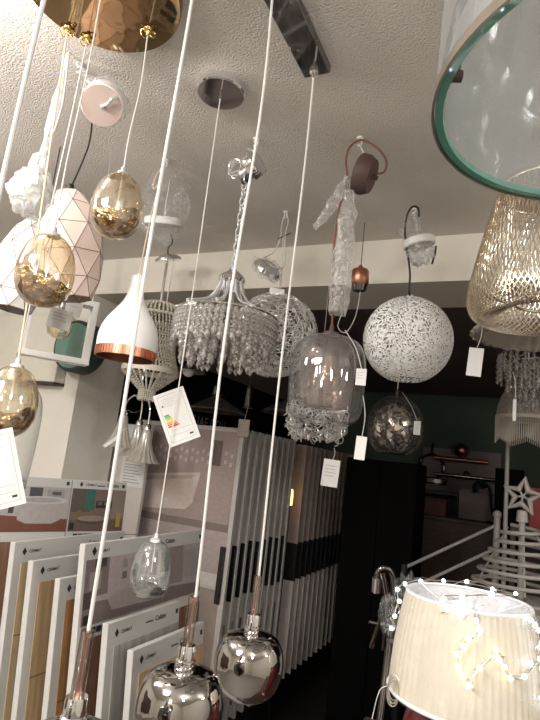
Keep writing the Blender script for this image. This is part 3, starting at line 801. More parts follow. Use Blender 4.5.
MB().lathe(sj([(.0001, -.006), (.016, -.006), (.016, -.055), (.0001, -.055)]), 18).build('lamp_socket', M['brown'], t, (0, 0, z0))
m = MB(); m.lathe(sj([(.0001, -.16), (.014, -.156), (.024, -.135), (.026, -.115), (.018, -.085), (.012, -.058)]), 20); bu = m.build('filament_bulb', M['amber'], t, (0, 0, z0))
m = MB()
for k in range(6):
    w = 2 * PI * k / 6; m.tube([(.007 * math.cos(w), .007 * math.sin(w), -.075), (.012 * math.cos(w + .4), .012 * math.sin(w + .4), -.14)], .0012, 5)
m.build('filament', M['copper'], bu)
cq = at(365, 175, 1.52) - Vector((gp.x, gp.y, H))
co = MB().lathe([(.0001, .022), (.052, .022), (.056, .018), (.056, -.002), (.046, -.022), (.0001, -.022)], 40).build('brown_ceiling_cup', M['brown'], t, cq, (0, -1.25, .15))
MB().cyl((0, 0, -.038), .006, .018, 12).build('cord_grip', M['brown'], co)
hk = onz(360, 138, H) - Vector((gp.x, gp.y, H)); hk.z = 0
hook(t, hk)
v = lambda px, py, d=1.52: at(px, py, d) - Vector((gp.x, gp.y, H))
cord_mb(spline([v(372, 174), v(384, 172), v(386, 160), v(376, 147), v(361, 140, 1.54), v(350, 147), v(346, 160), v(347, 176), v(345, 196), v(339, 208, 1.51), v(334, 250, 1.50), v(333, 300, 1.485), (0, 0, z0 + .03)], 6), .0030, 8).build('brown_cord', M['cordbrown'], t)
cord_mb([hk + Vector((0, 0, -.02)), cq + Vector((0, 0, .05))], .0022, 6).build('hanger_wire', M['cord'], t)
def crumpled(path, radii, amp, seed, n=22):
    m = MB(); pts = spline(path, 7); L = len(pts)
    rr = []
    for i in range(L):
        s = i / (L - 1) * (len(radii) - 1); k = min(int(s), len(radii) - 2); rr.append(radii[k] + (radii[k + 1] - radii[k]) * (s - k))
    m.tube(pts, rr, n, flat=.55)
    m.v = [tuple(Vector(q) + amp * noise.noise_vector(Vector(q) * 28 + Vector((seed, 0, 0))) + amp * .5 * noise.noise_vector(Vector(q) * 70)) for q in m.v]
    return m
crumpled([v(350, 192), v(346, 230, 1.505), v(341, 275, 1.49), v(337, 314, 1.48)], [.022, .038, .043, .046, .040], .009, 4).build('plastic_sleeve', M['film'], t)
crumpled([v(349, 178), v(338, 196), v(326, 214), v(316, 226, 1.515)], [.016, .024, .022, .014], .008, 7).build('sleeve_end', M['film'], t)
price_tag(361, 377, 1.345, .0255, .042, (345, 330, 1.37), 'white price tag on the front of the glass jar pendant', lines=3)
price_tag(360.5, 448, 1.36, .0265, .0585, (363, 396, 1.345), 'blank white price tag dangling below the glass jar pendant', lines=0, roll=.05)

# ---------------------------------------------------------------- curled wire lamp
cw = at(316, 420, 2.0)
t = thing('curled_wire_lamp', 'shaggy silver lamp of curled wire loops below the glass jar pendant', 'pendant lamp', (cw.x, cw.y, H))
z0 = cw.z - H
m = MB(); rnd = random.Random(3)
for k in range(260):
    while True:
        d = Vector((rnd.gauss(0, 1), rnd.gauss(0, 1), rnd.gauss(0, 1))).normalized()
        if d.z > -.75: break
    c = Vector((d.x * .104, d.y * .104, d.z * .100)) * rnd.uniform(.82, 1.04)
    ax = Vector((rnd.gauss(0, 1), rnd.gauss(0, 1), rnd.gauss(0, 1))).normalized(); a = ax.orthogonal().normalized(); b = ax.cross(a); r = rnd.uniform(.012, .022)
    m.tube([c + (a * math.cos(w) + b * math.sin(w)) * r + ax * .006 * w / 6 for w in [rnd.uniform(0, 6) + .55 * q for q in range(10)] ] if False else [c + (a * math.cos(w) + b * math.sin(w)) * r + ax * .004 * w for w in [.5 * q for q in range(11)]], .0022, 4)
m.build('curled_wire_shade', M['silverwire'], t, (0, 0, z0))
MB().lathe([(.0001, .085), (.05, .08), (.055, .07), (.0001, .065)], 24).build('chrome_plate', M['chrome'], t, (0, 0, z0))
cord_mb([(0, 0, 0), (0, 0, z0 + .08)], .0009, 7).build('suspension_cord', M['steel'], t)
price_tag(330.5, 473, 1.9, .058, .094, (334, 448), 'white price tag with lines of print under the curled wire lamp', lines=4, roll=.05)

# ---------------------------------------------------------------- small copper lamp holder on a wire
p = at(360, 278, 2.06)
t = thing('copper_lamp_holder', 'small copper lamp holder hanging in front of the white beam', 'lamp holder', (p.x, p.y, H))
z0 = p.z - H
MB().lathe([(.0001, .052), (.006, .050), (.010, .040), (.028, .034), (.033, .026), (.034, -.022), (.031, -.026), (.0001, -.026)], 28).build('copper_cup', M['copper'], t, (0, 0, z0), (.1, 0, 0))
MB().lathe([(.0001, -.026), (.030, -.026), (.024, -.050), (.0001, -.058)], 20).build('dark_socket', M['dark_chrome'], t, (0, 0, z0), (.1, 0, 0))
cord_mb([(0, 0, 0), (0, 0, z0 + .05)], .0015, 6).build('hanger_wire', M['cordblack'], t)
cord_mb(spline([(.006, 0, z0 - .05), (-.004, 0, z0 - .15), (-.03, -.02, z0 - .22), (-.06, -.03, z0 - .20), (-.05, -.02, z0 - .14)], 6), .0016, 6).build('loose_wire', M['cord'], t)

# ---------------------------------------------------------------- perforated white ball
pb = at(407.5, 340, 1.844)
t = thing('perforated_ball_lamp', 'large white perforated ball pendant on a black cord', 'pendant lamp', (pb.x, pb.y, H))
z0 = pb.z - H; RB = .150
m = MB(); n = 72
prof = [(RB * math.sin(a), RB * math.cos(a)) for a in [.14 + (PI - .14 - .42) * k / 40 for k in range(41)]]
m.lathe(prof, n)
sh = m.build('perforated_shade', M['perf'], t, (0, 0, z0))
MB().lathe([(.0001, RB + .012), (.010, RB + .010), (.012, RB - .002), (.024, RB - .004), (.024, RB - .012)], 24).build('white_collar', M['whitematt'], sh)
MB().lathe([(.020, .06), (.020, -.01), (.0001, -.01)], 20).build('lamp_socket', M['whitematt'], sh, (0, 0, .06))
cq = at(419, 243, 1.86) - Vector((pb.x, pb.y, H))
co = MB().lathe([(.0001, .014), (.050, .014), (.055, .010), (.055, -.010), (.051, -.014), (.045, -.010), (.0001, -.008)], 36).build('ceiling_cup', M['whitepaint'], t, cq, (.12, -.22, 0))
b = MB(); blob(b, (0, 0, -.03), .046, .046, .045, .25, seed=41); b.build('plastic_bag', M['film'], co)
b = MB(); blob(b, (-.018, 0, .05), .036, .034, .055, .25, seed=44); b.build('bag_top', M['filmthin'], co)
hk = onz(414, 207, H) - Vector((pb.x, pb.y, H)); hk.z = 0
hook(t, hk)
v = lambda px, py, d=1.86: at(px, py, d) - Vector((pb.x, pb.y, H))
cord_mb(spline([v(419, 217), v(418, 208), v(412, 207), v(407, 216), v(405, 234), v(408, 256), v(410, 275), v(409, 290, 1.85), (0, 0, z0 + RB)], 6), .0036, 8).build('black_cord', M['cordblack'], t)
cord_mb([v(436, 246), v(435, 254), v(432, 264)], .0036, 8).build('cord_end', M['cordblack'], t)
cord_mb([hk + Vector((0, 0, -.02)), cq + Vector((0, 0, .014))], .003, 6).build('white_hanger', M['cord'], t)

# ---------------------------------------------------------------- crackled mirror ball
kb = at(395, 427, 2.6)
t = thing('crackled_ball_lamp', 'dark crackled mirror glass ball pendant below the white perforated ball', 'pendant lamp', (kb.x, kb.y, H))
z0 = kb.z - H; RB = .13
prof = [(RB * math.sin(a) * 1.0, RB * 1.16 * math.cos(a)) for a in [.16 + (PI - .16 - .55) * k / 36 for k in range(37)]]
sh = MB().lathe(prof, 48).build('crackled_shade', M['crackle'], t, (0, 0, z0))
prof = [(RB * 1.05 * math.sin(a), RB * 1.2 * math.cos(a)) for a in [.16 + (PI - .16 - .60) * k / 30 for k in range(31)]]
MB().lathe(prof, 44).build('outer_glass', M['clear'], sh)
MB().lathe([(.0001, RB * 1.2 + .03), (.012, RB * 1.2 + .028), (.02, RB * 1.2 - .01), (.0001, RB * 1.2 - .01)], 20).build('end_cap', M['dark_chrome'], sh)
cord_mb([(0, 0, 0), (0, 0, z0 + RB * 1.2)], .0022, 6).build('suspension_cord', M['cordbeige'], t)
price_tag(417, 428, 2.45, .030, .062, (402, 392, 2.5), 'pale price tag on a curved tie beside the crackled ball', lines=3)

# ---------------------------------------------------------------- big clear bell with green cut edge (nearest lamp)
gx, gy, gz = .108, .585, 2.0
t = thing('glass_bell_lamp', 'large clear glass bell lamp with green cut edge close above the camera', 'pendant lamp', (gx, gy, H))
z0 = gz - H
prof = [(.208, 0), (.2085, .04), (.206, .14), (.198, .24), (.180, .33), (.140, .40), (.090, .45), (.05, .47)]
pr = [(q.x, q.z) for q in spline([(a, 0, b) for a, b in prof], 5)]
gb = MB().lathe(pr, 72).build('glass_bell', M['bell'], t, (0, 0, z0))
pr2 = [(max(.002, r - .008), z) for r, z in pr]
MB().lathe(pr2, 72).build('inner_glass_face', M['bell'], gb)
MB().lathe([(.2085, .0), (.2085, .008), (.2000, .008), (.2000, .0), (.2085, .0)], 72).build('green_cut_edge', M['greenglass'], gb)
MB().lathe([(.2096, -.002), (.2125, -.002), (.2125, .010), (.2096, .010), (.2096, -.002)], 72).build('metal_rim', M['rimmetal'], gb)
MB().lathe([(.0001, .55), (.06, .55), (.062, .53), (.054, .48), (.052, .462), (.0001, .462)], 36).build('metal_crown', M['steel'], gb)
MB().tube([(0, 0, .46), (0, 0, .20)], .014, 12).build('lamp_stem', M['steel'], gb)
for k, w in enumerate((PI + .42, PI + .42 + 2.1, PI + .42 + 4.2)):
    m = MB(); m.sphere((.196 * math.cos(w), .196 * math.sin(w), .022), .010, 12, 8, (.45, .9, 1.9)); m.tube([(.205 * math.cos(w), .205 * math.sin(w), .006), (.19 * math.cos(w), .19 * math.sin(w), .006)], .006, 8)
    m.build('edge_clip', M['brown'], gb)

# ---------------------------------------------------------------- champagne wire mesh drum
wx, wy = .052, 1.44
t = thing('wire_mesh_lamp', 'champagne coloured woven wire drum lamp with open ring underneath', 'pendant lamp', (wx, wy, H))
zb = at(512, 322, 1.36).z + .006
z0 = zb - H
prof = [(.128, .345), (.140, .30), (.165, .20), (.184, .115), (.193, .06), (.190, .025), (.175, .004), (.150, 0), (.120, .012), (.092, .034), (.082, .046)]
P3 = spline([(a, 0, b) for a, b in prof], 4); Lp = len(P3)
m = MB(); NW = 92
for sgn in (-1, 1):
    for k in range(NW):
        pts = []
        for i in range(Lp if k % 2 == 0 else Lp - 10):
            w = 2 * PI * k / NW + sgn * 1.15 * i / (Lp - 1)
            r = P3[i].x + sgn * .0012; pts.append((r * math.cos(w), r * math.sin(w), P3[i].z))
        m.tube(pts, .00125, 4)
m.build('woven_wire_shade', M['goldmesh'], t, (0, 0, z0))
for (r, z, q) in ((.128, .345, .004), (.0815, .046, .0045)):
    MB().tube([(r * math.cos(w), r * math.sin(w), z) for w in [2 * PI * k / 56 for k in range(56)]], q, 8, True).build('wire_ring', M['goldmesh'], t, (0, 0, z0))
MB().lathe([(.0001, .36), (.128, .36), (.130, .345), (.0001, .345)], 40).build('top_plate', M['goldmesh'], t, (0, 0, z0))
MB().tube([(0, 0, .36), (0, 0, -z0)], .006, 10).build('hanging_rod', M['goldmesh'], t, (0, 0, z0))
MB().lathe([(.0001, .34), (.02, .34), (.02, .24), (.0001, .24)], 16).build('lamp_socket', M['whitematt'], t, (0, 0, z0))
MB().lathe([(.0001, 0), (.05, 0), (.05, -.02), (.0001, -.02)], 24).build('canopy_disc', M['goldmesh'], t)

# ---------------------------------------------------------------- ribbed glass dish lamp
rg = at(545, 322, 1.9)
t = thing('ribbed_glass_lamp', 'wide ribbed clear glass dish lamp under the champagne wire drum', 'pendant lamp', (rg.x, rg.y, H))
z0 = rg.z - H
prof = [(.05, .05), (.11, .040), (.17, .012), (.215, -.022), (.240, -.046), (.236, -.054), (.205, -.060)]
pr = [(q.x, q.z) for q in spline([(a, 0, b) for a, b in prof], 4)]
MB().lathe(pr, 192, wob=lambda w, z: 1 + .028 * math.cos(w * 32)).build('ribbed_dish', M['ribglass'], t, (0, 0, z0))
m = MB()
for k in range(32):
    w = 2 * PI * k / 32; m.box((0, 0, 0), (.010, .016, .010), Matrix.Translation((.236 * math.cos(w), .236 * math.sin(w), -.052)) @ Matrix.Rotation(w, 4, 'Z'), bev=.002)
m.build('scalloped_edge', M['ribglass'], t, (0, 0, z0))
MB().lathe([(.0001, .07), (.05, .065), (.055, .05), (.0001, .05)], 24).build('chrome_cap', M['chrome'], t, (0, 0, z0))
MB().tube([(0, 0, z0 + .06), (0, 0, 0)], .005, 8).build('hanging_rod', M['chrome'], t)
price_tag(475, 362, 1.55, .040, .083, (482, 322, 1.6), 'blank white price tag hanging under the champagne wire drum', lines=0, roll=.08)

# ---------------------------------------------------------------- small crystal cascade, right edge
kc = at(538, 356, 2.3)
t = thing('crystal_cascade_lamp', 'crystal cascade lamp with tiers of hanging drops at the right edge', 'chandelier', (kc.x, kc.y, ZB))
z0 = kc.z - ZB
tiers = ((0, .155, 30), (-.035, .118, 24), (-.07, .085, 18), (-.105, .05, 10))
for (z, r, n) in tiers:
    MB().tube([(r * math.cos(w), r * math.sin(w), z) for w in [2 * PI * k / 40 for k in range(40)]], .004, 6, True).build('tier_ring', M['chrome'], t, (0, 0, z0))
    for k in range(n):
        w = 2 * PI * k / n; inst('crystal_strand', SM[(0, 2)[k % 2]] if z == 0 else SM[2], t, Vector((r * math.cos(w), r * math.sin(w), z0 + z)))
m = MB()
for k in range(4):
    w = PI / 4 + PI / 2 * k; m.tube([(0, 0, z0 + .04), (.155 * math.cos(w), .155 * math.sin(w), z0)], .003, 6)
    m.tube([(.155 * math.cos(w), .155 * math.sin(w), z0), (.05 * math.cos(w), .05 * math.sin(w), z0 - .105)], .002, 6)
m.tube([(0, 0, z0 + .04), (0, 0, 0)], .005, 8); m.build('chrome_frame', M['chrome'], t)
price_tag(514.5, 410, 2.0, .012, .080, (513, 372, 2.05), 'narrow edge on price tag hanging by the fringed shade', lines=0)

# ---------------------------------------------------------------- fringed shade lamp
fs = at(528, 388, 2.75)
t = thing('fringed_shade_lamp', 'domed grey lace pendant shade with long cream fringe', 'pendant lamp', (fs.x, fs.y, H))
z0 = fs.z - H
pr = [(q.x, q.z) for q in spline([(.02, 0, .012), (.07, 0, .002), (.115, 0, -.035), (.140, 0, -.10), (.145, 0, -.16)], 5)]
MB().lathe(pr, 40).build('lace_dome', M['lace'], t, (0, 0, z0))
MB().lathe([(.145, -.150), (.149, -.150), (.149, -.166), (.145, -.166), (.145, -.150)], 40).build('trim_band', M['fringe'], t, (0, 0, z0))
m = MB()
for k in range(90):
    w = 2 * PI * k / 90; l = .095 + .03 * abs(((k % 15) - 7) / 7); m.tube([(.147 * math.cos(w), .147 * math.sin(w), -.165), (.146 * math.cos(w + .01), .146 * math.sin(w + .01), -.165 - l)], .0026, 5)
m.build('fringe', M['fringe'], t, (0, 0, z0))
cord_mb([(0, 0, 0), (0, 0, z0 + .01)], .003, 6).build('suspension_cord', M['cord'], t)
MB().lathe([(.0001, .02), (.02, .018), (.024, .008), (.0001, .008)], 16).build('cap', M['fringe'], t, (0, 0, z0))

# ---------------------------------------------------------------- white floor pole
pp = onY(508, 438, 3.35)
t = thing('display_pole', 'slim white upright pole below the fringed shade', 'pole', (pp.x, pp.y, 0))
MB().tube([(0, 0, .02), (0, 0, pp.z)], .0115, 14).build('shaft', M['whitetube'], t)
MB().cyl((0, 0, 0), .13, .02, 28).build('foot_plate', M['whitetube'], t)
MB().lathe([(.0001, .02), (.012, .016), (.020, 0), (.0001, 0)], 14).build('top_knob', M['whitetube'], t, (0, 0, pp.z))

# ---------------------------------------------------------------- spiral christmas tree on a pedestal
tb = at(520, 602, 2.2)
px0, py0, pz0 = tb.x, tb.y, tb.z
t = thing('pedestal', 'white box pedestal under the spiral tree', 'pedestal', (px0 + .1, py0, 0))
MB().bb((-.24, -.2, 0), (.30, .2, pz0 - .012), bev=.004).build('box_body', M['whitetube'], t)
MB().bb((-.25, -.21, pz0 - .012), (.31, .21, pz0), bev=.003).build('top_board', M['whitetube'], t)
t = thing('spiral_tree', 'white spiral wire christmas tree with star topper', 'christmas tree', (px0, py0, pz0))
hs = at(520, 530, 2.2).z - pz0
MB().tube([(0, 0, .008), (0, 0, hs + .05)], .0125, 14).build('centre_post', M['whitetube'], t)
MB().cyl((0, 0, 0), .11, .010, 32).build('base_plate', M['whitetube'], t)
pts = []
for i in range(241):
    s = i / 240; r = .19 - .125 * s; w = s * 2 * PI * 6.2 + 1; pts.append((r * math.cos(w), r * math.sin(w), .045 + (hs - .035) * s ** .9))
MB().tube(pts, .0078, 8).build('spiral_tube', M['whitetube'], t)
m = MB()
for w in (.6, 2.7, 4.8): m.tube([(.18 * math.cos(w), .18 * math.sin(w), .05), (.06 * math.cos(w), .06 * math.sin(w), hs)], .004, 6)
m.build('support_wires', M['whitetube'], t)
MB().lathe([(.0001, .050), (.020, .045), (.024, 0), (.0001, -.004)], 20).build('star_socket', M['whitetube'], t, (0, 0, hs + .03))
m = MB(); pts = []
for k in range(5):
    w = PI / 2 + 2 * PI * k / 5; w2 = w + PI / 5
    pts += [(.074 * math.cos(w), 0, .070 * math.sin(w)), (.030 * math.cos(w2), 0, .030 * math.sin(w2))]
st = MB().tube(pts, .0150, 8, True)
for k in range(5): st.tube([(0, 0, 0), pts[2 * k + 1]], .0045, 6)
st.build('star', M['whitetube'], t, (0, 0, hs + .135), (0, .12, -.3))

# ---------------------------------------------------------------- lampshade with fairy lights
lc = at(466, 640, 1.02)
t = thing('table_lamp', 'red based table lamp with cream pleated shade in clear wrapping', 'table lamp', (lc.x, lc.y, .80))
zt = at(468, 600, 1.02).z - .80; zbm = at(462, 697, 1.0).z - .80
rt_, rb_ = .114, .137
NP = 64
def pl(w, z): return 1 + .008 * math.cos(w * NP) + .006 * math.sin(w * 7)
m = MB().lathe([(rt_ + (rb_ - rt_) * s + .004 * math.sin(s * PI), zt + (zbm - zt) * s) for s in [k / 14 for k in range(15)]], NP * 4, wob=pl)
sh = m.build('pleated_shade', M['pleat'], t)
MB().lathe([(rt_ - .004 + (rb_ - rt_) * s, zt - .001 + (zbm - zt) * s) for s in [k / 8 for k in range(9)]], 64).build('white_lining', M['lining'], sh)
m = MB()
mb2 = MB(); mb2.tube([((rb_) * math.cos(w), rb_ * math.sin(w), zbm) for w in [2 * PI * k / 64 for k in range(64)]], .0035, 6, True); mb2.build('hem_ring', M['lining'], sh)
for (r, z) in ((rt_ - .002, zt),): m.tube([(r * math.cos(w), r * math.sin(w), z) for w in [2 * PI * k / 64 for k in range(64)]], .0035, 6, True)
for k in range(3):
    w = .5 + 2 * PI * k / 3; m.tube([(rt_ * math.cos(w), rt_ * math.sin(w), zt), (.02 * math.cos(w), .02 * math.sin(w), zt - .035)], .002, 6)
m.tube([(.022 * math.cos(w), .022 * math.sin(w), zt - .035) for w in [2 * PI * k / 20 for k in range(20)]], .0022, 6, True)
m.build('wire_frame', M['lining'], sh)
def wr(w, z): return 1 + .035 * noise.noise(Vector((math.cos(w) * 2.2, math.sin(w) * 2.2, z * 9)))
m = MB().lathe([(rt_ * .90, zt + .014), (rt_ + .010, zt + .010)] + [(rt_ + .012 + (rb_ - rt_) * s, zt + (zbm - zt) * s) for s in [k / 12 for k in range(1, 13)]], 72, wob=wr)
m.build('clear_wrapping', M['filmwrap'], sh)
body = [(.085, 0), (.088, .012), (.07, .03), (.06, .06), (.075, .14), (.098, .25), (.108, .34), (.085, .40), (.03, .44), (.015, zt - .10)]
MB().lathe([(.0001, 0)] + [(q.x, q.z) for q in spline([(a, 0, b) for a, b in body], 4)] + [(.0001, zt - .10)], 36).build('red_base', M['redlac'], t)
MB().lathe([(.0001, .05), (.012, .05), (.013, -.0), (.022, -.002), (.022, -.02), (.0001, -.02)], 16).build('lamp_socket', M['brass'], t, (0, 0, zt - .085))

# fairy light string draped over the rim and down the front
fl = thing('fairy_lights', 'lit fairy light string draped over the rim and front of the cream lampshade', 'string lights', (lc.x, lc.y, .80))
def on_shade(ang, s, out=.020):  # s 0 at rim, 1 at the hem
    r = rt_ + (rb_ - rt_) * s + out; return Vector((r * math.cos(ang), r * math.sin(ang), zt + (zbm - zt) * s))
cam_a = math.atan2(-lc.y, -lc.x)       # the side that faces the camera
path = []
# over the rim
for q, (da, s) in enumerate([(-1.75, .55), (-1.7, .38), (-1.75, .2), (-1.6, .02), (-2.0, -.03), (-2.6, -.04), (PI, -.05), (2.6, -.05), (2.3, -.04)]):
    path.append(on_shade(cam_a + da, s, .016 if s > 0 else .004))
lump = [(-.25, -.09), (-.12, -.05), (-.2, .03), (-.05, -.02), (.02, -.10), (.1, -.04), (.05, .04), (.18, -.02), (.22, .06), (.3, -.05)]
for (da, s) in lump: path.append(on_shade(cam_a + da - .1, s, -.012 if s < 0 else .014))
for (da, s) in [(.12, .16), (-.02, .26), (-.08, .36), (-.06, .47), (.02, .56), (.06, .62), (.12, .5), (.34, .3), (.42, .36), (.46, .46), (.62, .5), (.82, .40), (.95, .30), (1.0, .15), (.92, .02), (.78, -.03), (.95, .08), (1.05, .34), (1.02, .52), (.98, .68), (1.05, .8)]:
    path.append(on_shade(cam_a + da, s, .020))
sp_ = spline(path, 10)
MB().tube(sp_, .0009, 5).build('led_wire', M['silverthread'], fl)
m = MB(); off = [q + Vector((.006 * math.sin(i * .5), .004 * math.cos(i * .4), .006 * math.sin(i * .33))) for i, q in enumerate(sp_)]
m.tube(off, .0008, 5); m.build('return_wire', M['silverthread'], fl)
rnd = random.Random(8)
ledm = MB().sphere((0, 0, 0), .0042, 10, 8).mesh('led_bulb', M['led']); ledw = MB().sphere((0, 0, 0), .0042, 10, 8).mesh('led_bulb', M['ledwarm'])
nP = len(sp_)
for i in range(4, nP, 8):
    warm = 195 < i < 290
    inst('led_bulb', ledw if warm else ledm, fl, sp_[i] + Vector((rnd.uniform(-.004, .004), rnd.uniform(-.004, .004), rnd.uniform(-.004, .004))))
m = MB(); blob(m, on_shade(cam_a - 1.72, .36, .030), .016, .016, .034, .3, seed=51); m.build('plastic_flap', M['filmwrap'], fl)
for k in range(6):
    da = (-.2, -.05, .12, .25, .9, -1.6)[k]; m = MB(); blob(m, on_shade(cam_a + da, -.06 if k < 4 else .0, .0), .022, .020, .020, .35, 18, 12, seed=60 + k); m.build('crumpled_film', M['filmwrap'], fl)
# coiled lead at the lower left of the shade
p = at(393, 695, .97)
t2 = thing('coiled_lead', 'thin white coiled cable hanging beside the red lamp base', 'cable', (p.x, p.y, p.z))
m = MB().tube([(.010 * math.cos(w) , .006 * math.sin(w * .5), .022 * math.sin(w) + .0004 * w) for w in [q * .35 for q in range(90)]], .0010, 5); m.build('cable_coil', M['silverthread'], t2)
q2 = at(372, 719, .97) - p; q1 = at(380, 690, .97) - p; q3 = at(395, 660, .95) - p
MB().tube(spline([q2, q1, (0, 0, .02), q3], 6), .0009, 5).build('cable_end', M['cord'], t2)

# counter the lamp stands on
t = thing('sales_counter', 'dark counter under the red based lamp', 'counter', (0, 1.5, 0))
MB().bb((-.46, -.58, .76), (.95, .50, .80), bev=.004).build('worktop', M['darkwood'], t)
MB().bb((-.40, -.52, 0), (.90, .44, .76)).build('cabinet_body', M['black'], t, smooth=False)

# chrome swing lamp left of the shade
p = onz(389, 690, .80); p = Vector((-.36, 1.72, .80))
t = thing('chrome_bracket_lamp', 'dark chrome bracket lamp with crossed arms in shadow left of the cream shade', 'lamp', p)
v = lambda px, py: at(px, py, 1.66) - p
MB().cyl((0, 0, 0), .07, .015, 28).build('foot', M['black'], t)
MB().tube(spline([(0, 0, .01), v(389, 640), v(387, 600), v(382, 572)], 6), .010, 10).build('curved_column', M['dark_chrome'], t)
MB().tube(spline([v(378, 592), v(377, 576), v(383, 568), v(392, 574), v(394, 600), v(392, 625)], 6), .009, 10).build('bent_neck', M['dark_chrome'], t)
MB().tube([v(377, 578), v(376, 592)], .014, 12).build('spout_head', M['chrome'], t)
MB().tube([v(369, 622), v(398, 628)], .006, 8).build('cross_arm', M['dark_chrome'], t)
MB().tube([v(380, 620), v(371, 648)], .007, 8).build('lever', M['dark_chrome'], t)
MB().tube([v(385, 622), v(383, 650)], .005, 8).build('hanging_rod', M['dark_chrome'], t)
MB().box(v(391, 640), (.03, .03, .02), bev=.004).build('clamp_block', M['dark_chrome'], t)

# ================================================================== flooring sample boards
def T_face(x, y0, z0):  # text plane on a face looking to +x: reads along +y
    return Matrix(((0, 0, 1, x), (1, 0, 0, y0), (0, 1, 0, z0), (0, 0, 0, 1)))
def logo(m, mx, s):
    """dark upright diamond with a light notch, drawn in the text plane"""
    m.add([mx @ Vector(q) for q in ((0, .5 * s, 0), (.36 * s, 0, 0), (.72 * s, .5 * s, 0), (.36 * s, s, 0))], [[0, 1, 2, 3]])
ST = .40
def sample_board(x, y, ztop, length, wood, label, rz=0, tilt=math.radians(6), photo=None, joint=None, marks=True, hdr=.062, word='Celtim'):
    """x,y,ztop: upper front left corner of the face"""
    h = (ztop - ST) / math.cos(tilt)
    bx = x + math.sin(tilt) * h * math.cos(rz); by = y + math.sin(tilt) * h * math.sin(rz)
    t = thing('sample_board', label, 'flooring sample board', (bx, by, ST + .0024), (0, -tilt, rz), None)
    MB().bb((-.020, 0, 0), (0, length, h), bev=.0015).build('white_panel', M['boardwhite'], t, smooth=False)
    z = h - hdr; margin = .030
    if photo:
        ph = photo(length, t, z); z -= ph + .034
    sm = MB().bb((0, margin, .03), (.0025, length - .004, z)); so = sm.build('wood_sample', M[wood], t, smooth=False)
    if joint:
        m = MB()
        for jz in joint: m.bb((.0024, margin, z - jz), (.0030, length - .004, z - jz - .0022))
        m.build('plank_joint', M['joint'], so, smooth=False)
    if marks:
        m = MB(); logo(m, T_face(.0008, margin, h - (.042 if hdr > .06 else hdr * .82)), .024 if hdr > .06 else hdr * .62); m.build('diamond_logo', M['text'], t, smooth=False)
        m = MB(); m.text('CERMAT', .0125, T_face(.0008, margin + .026, h - (.035 if hdr > .06 else hdr * .64)), .0002); m.build('maker_lettering', M['text'], t, smooth=False)
        m = MB(); m.text(word, .020, T_face(.0008, length * .62, h - (.034 if hdr > .06 else hdr * .68)), .0005); m.build('range_lettering', M['text'], t, smooth=False)
        hz = h - (.030 if hdr > .06 else hdr * .60)
        m = MB().bb((.0004, length * .62 - .045, hz - .002), (.0008, length * .62 - .010, hz + .002))
        m.build('small_print', M['text'], t, smooth=False)
        m = MB().bb((.0004, length - .022, hz - .004), (.0008, length - .010, hz + .010)); m.build('corner_mark', M['text'], t, smooth=False)
    return t
def icons(t, length, z):
    m = MB()
    for k in range(6): m.bb((.0004, .030 + .0215 * k, z - .024), (.0010, .049 + .0215 * k, z - .008))
    m.build('pictogram_row', M['text'], t, smooth=False)
    m = MB().bb((.0004, .24, z - .016), (.0008, .38, z - .013))
    m.build('small_print', M['greytext'], t, smooth=False)
class Pic:
    """flat printed picture: coloured polygons in (y, z) of the board face, each a hair above the last"""
    def __init__(s, y0, y1, z0, z1): s.m = MB(); s.r = (y0, y1, z0, z1); s.k = 0
    def poly(s, pts, col):
        y0, y1, z0, z1 = s.r; s.k += 1; s.m.col(*col)
        s.m.add([(.0010 + .00004 * s.k, y0 + (y1 - y0) * a, z0 + (z1 - z0) * b) for a, b in pts], [list(range(len(pts)))]); return s
    def rect(s, a, b, c, d, col): return s.poly([(a, b), (c, b), (c, d), (a, d)], col)
    def ell(s, cx, cy, rx, ry, col, n=18): return s.poly([(cx + rx * math.cos(2 * PI * k / n), cy + ry * math.sin(2 * PI * k / n)) for k in range(n)], col)
def pic_bath(length, t, z):
    ph = .165; p = Pic(0.0, length, z - ph, z)
    p.rect(0, 0, 1, 1, (.40, .37, .36)); p.poly([(0, 0), (1, 0), (1, .28), (.45, .38), (0, .30)], (.17, .065, .04))
    p.poly([(0, .02), (.5, .02), (.2, .18), (0, .2)], (.20, .08, .05))
    p.rect(.36, .86, .52, .98, (.05, .05, .05)); p.rect(.30, .84, .66, .87, (.10, .08, .08)); p.rect(.1, .55, .66, .82, (.46, .43, .43)); p.rect(0, .40, .16, .55, (.16, .10, .08))
    p.rect(.74, .55, .82, .98, (.06, .06, .07)); p.rect(.85, .75, .96, .95, (.30, .29, .30)); p.rect(.88, .82, .94, .9, (.1, .08, .07))
    p.poly([(.66, .72), (.69, .26), (.74, .18), (.90, .18), (.95, .26), (.985, .66)], (.40, .37, .36)); p.ell(.825, .70, .165, .09, (.50, .48, .47)); p.ell(.825, .70, .12, .055, (.36, .34, .34))
    p.rect(.63, .40, .66, .62, (.05, .04, .04)); p.rect(.02, .04, .09, .20, (.02, .02, .02))
    p.m.build('printed_photo', M['photo'], t, smooth=False); icons(t, length, z - ph); return ph
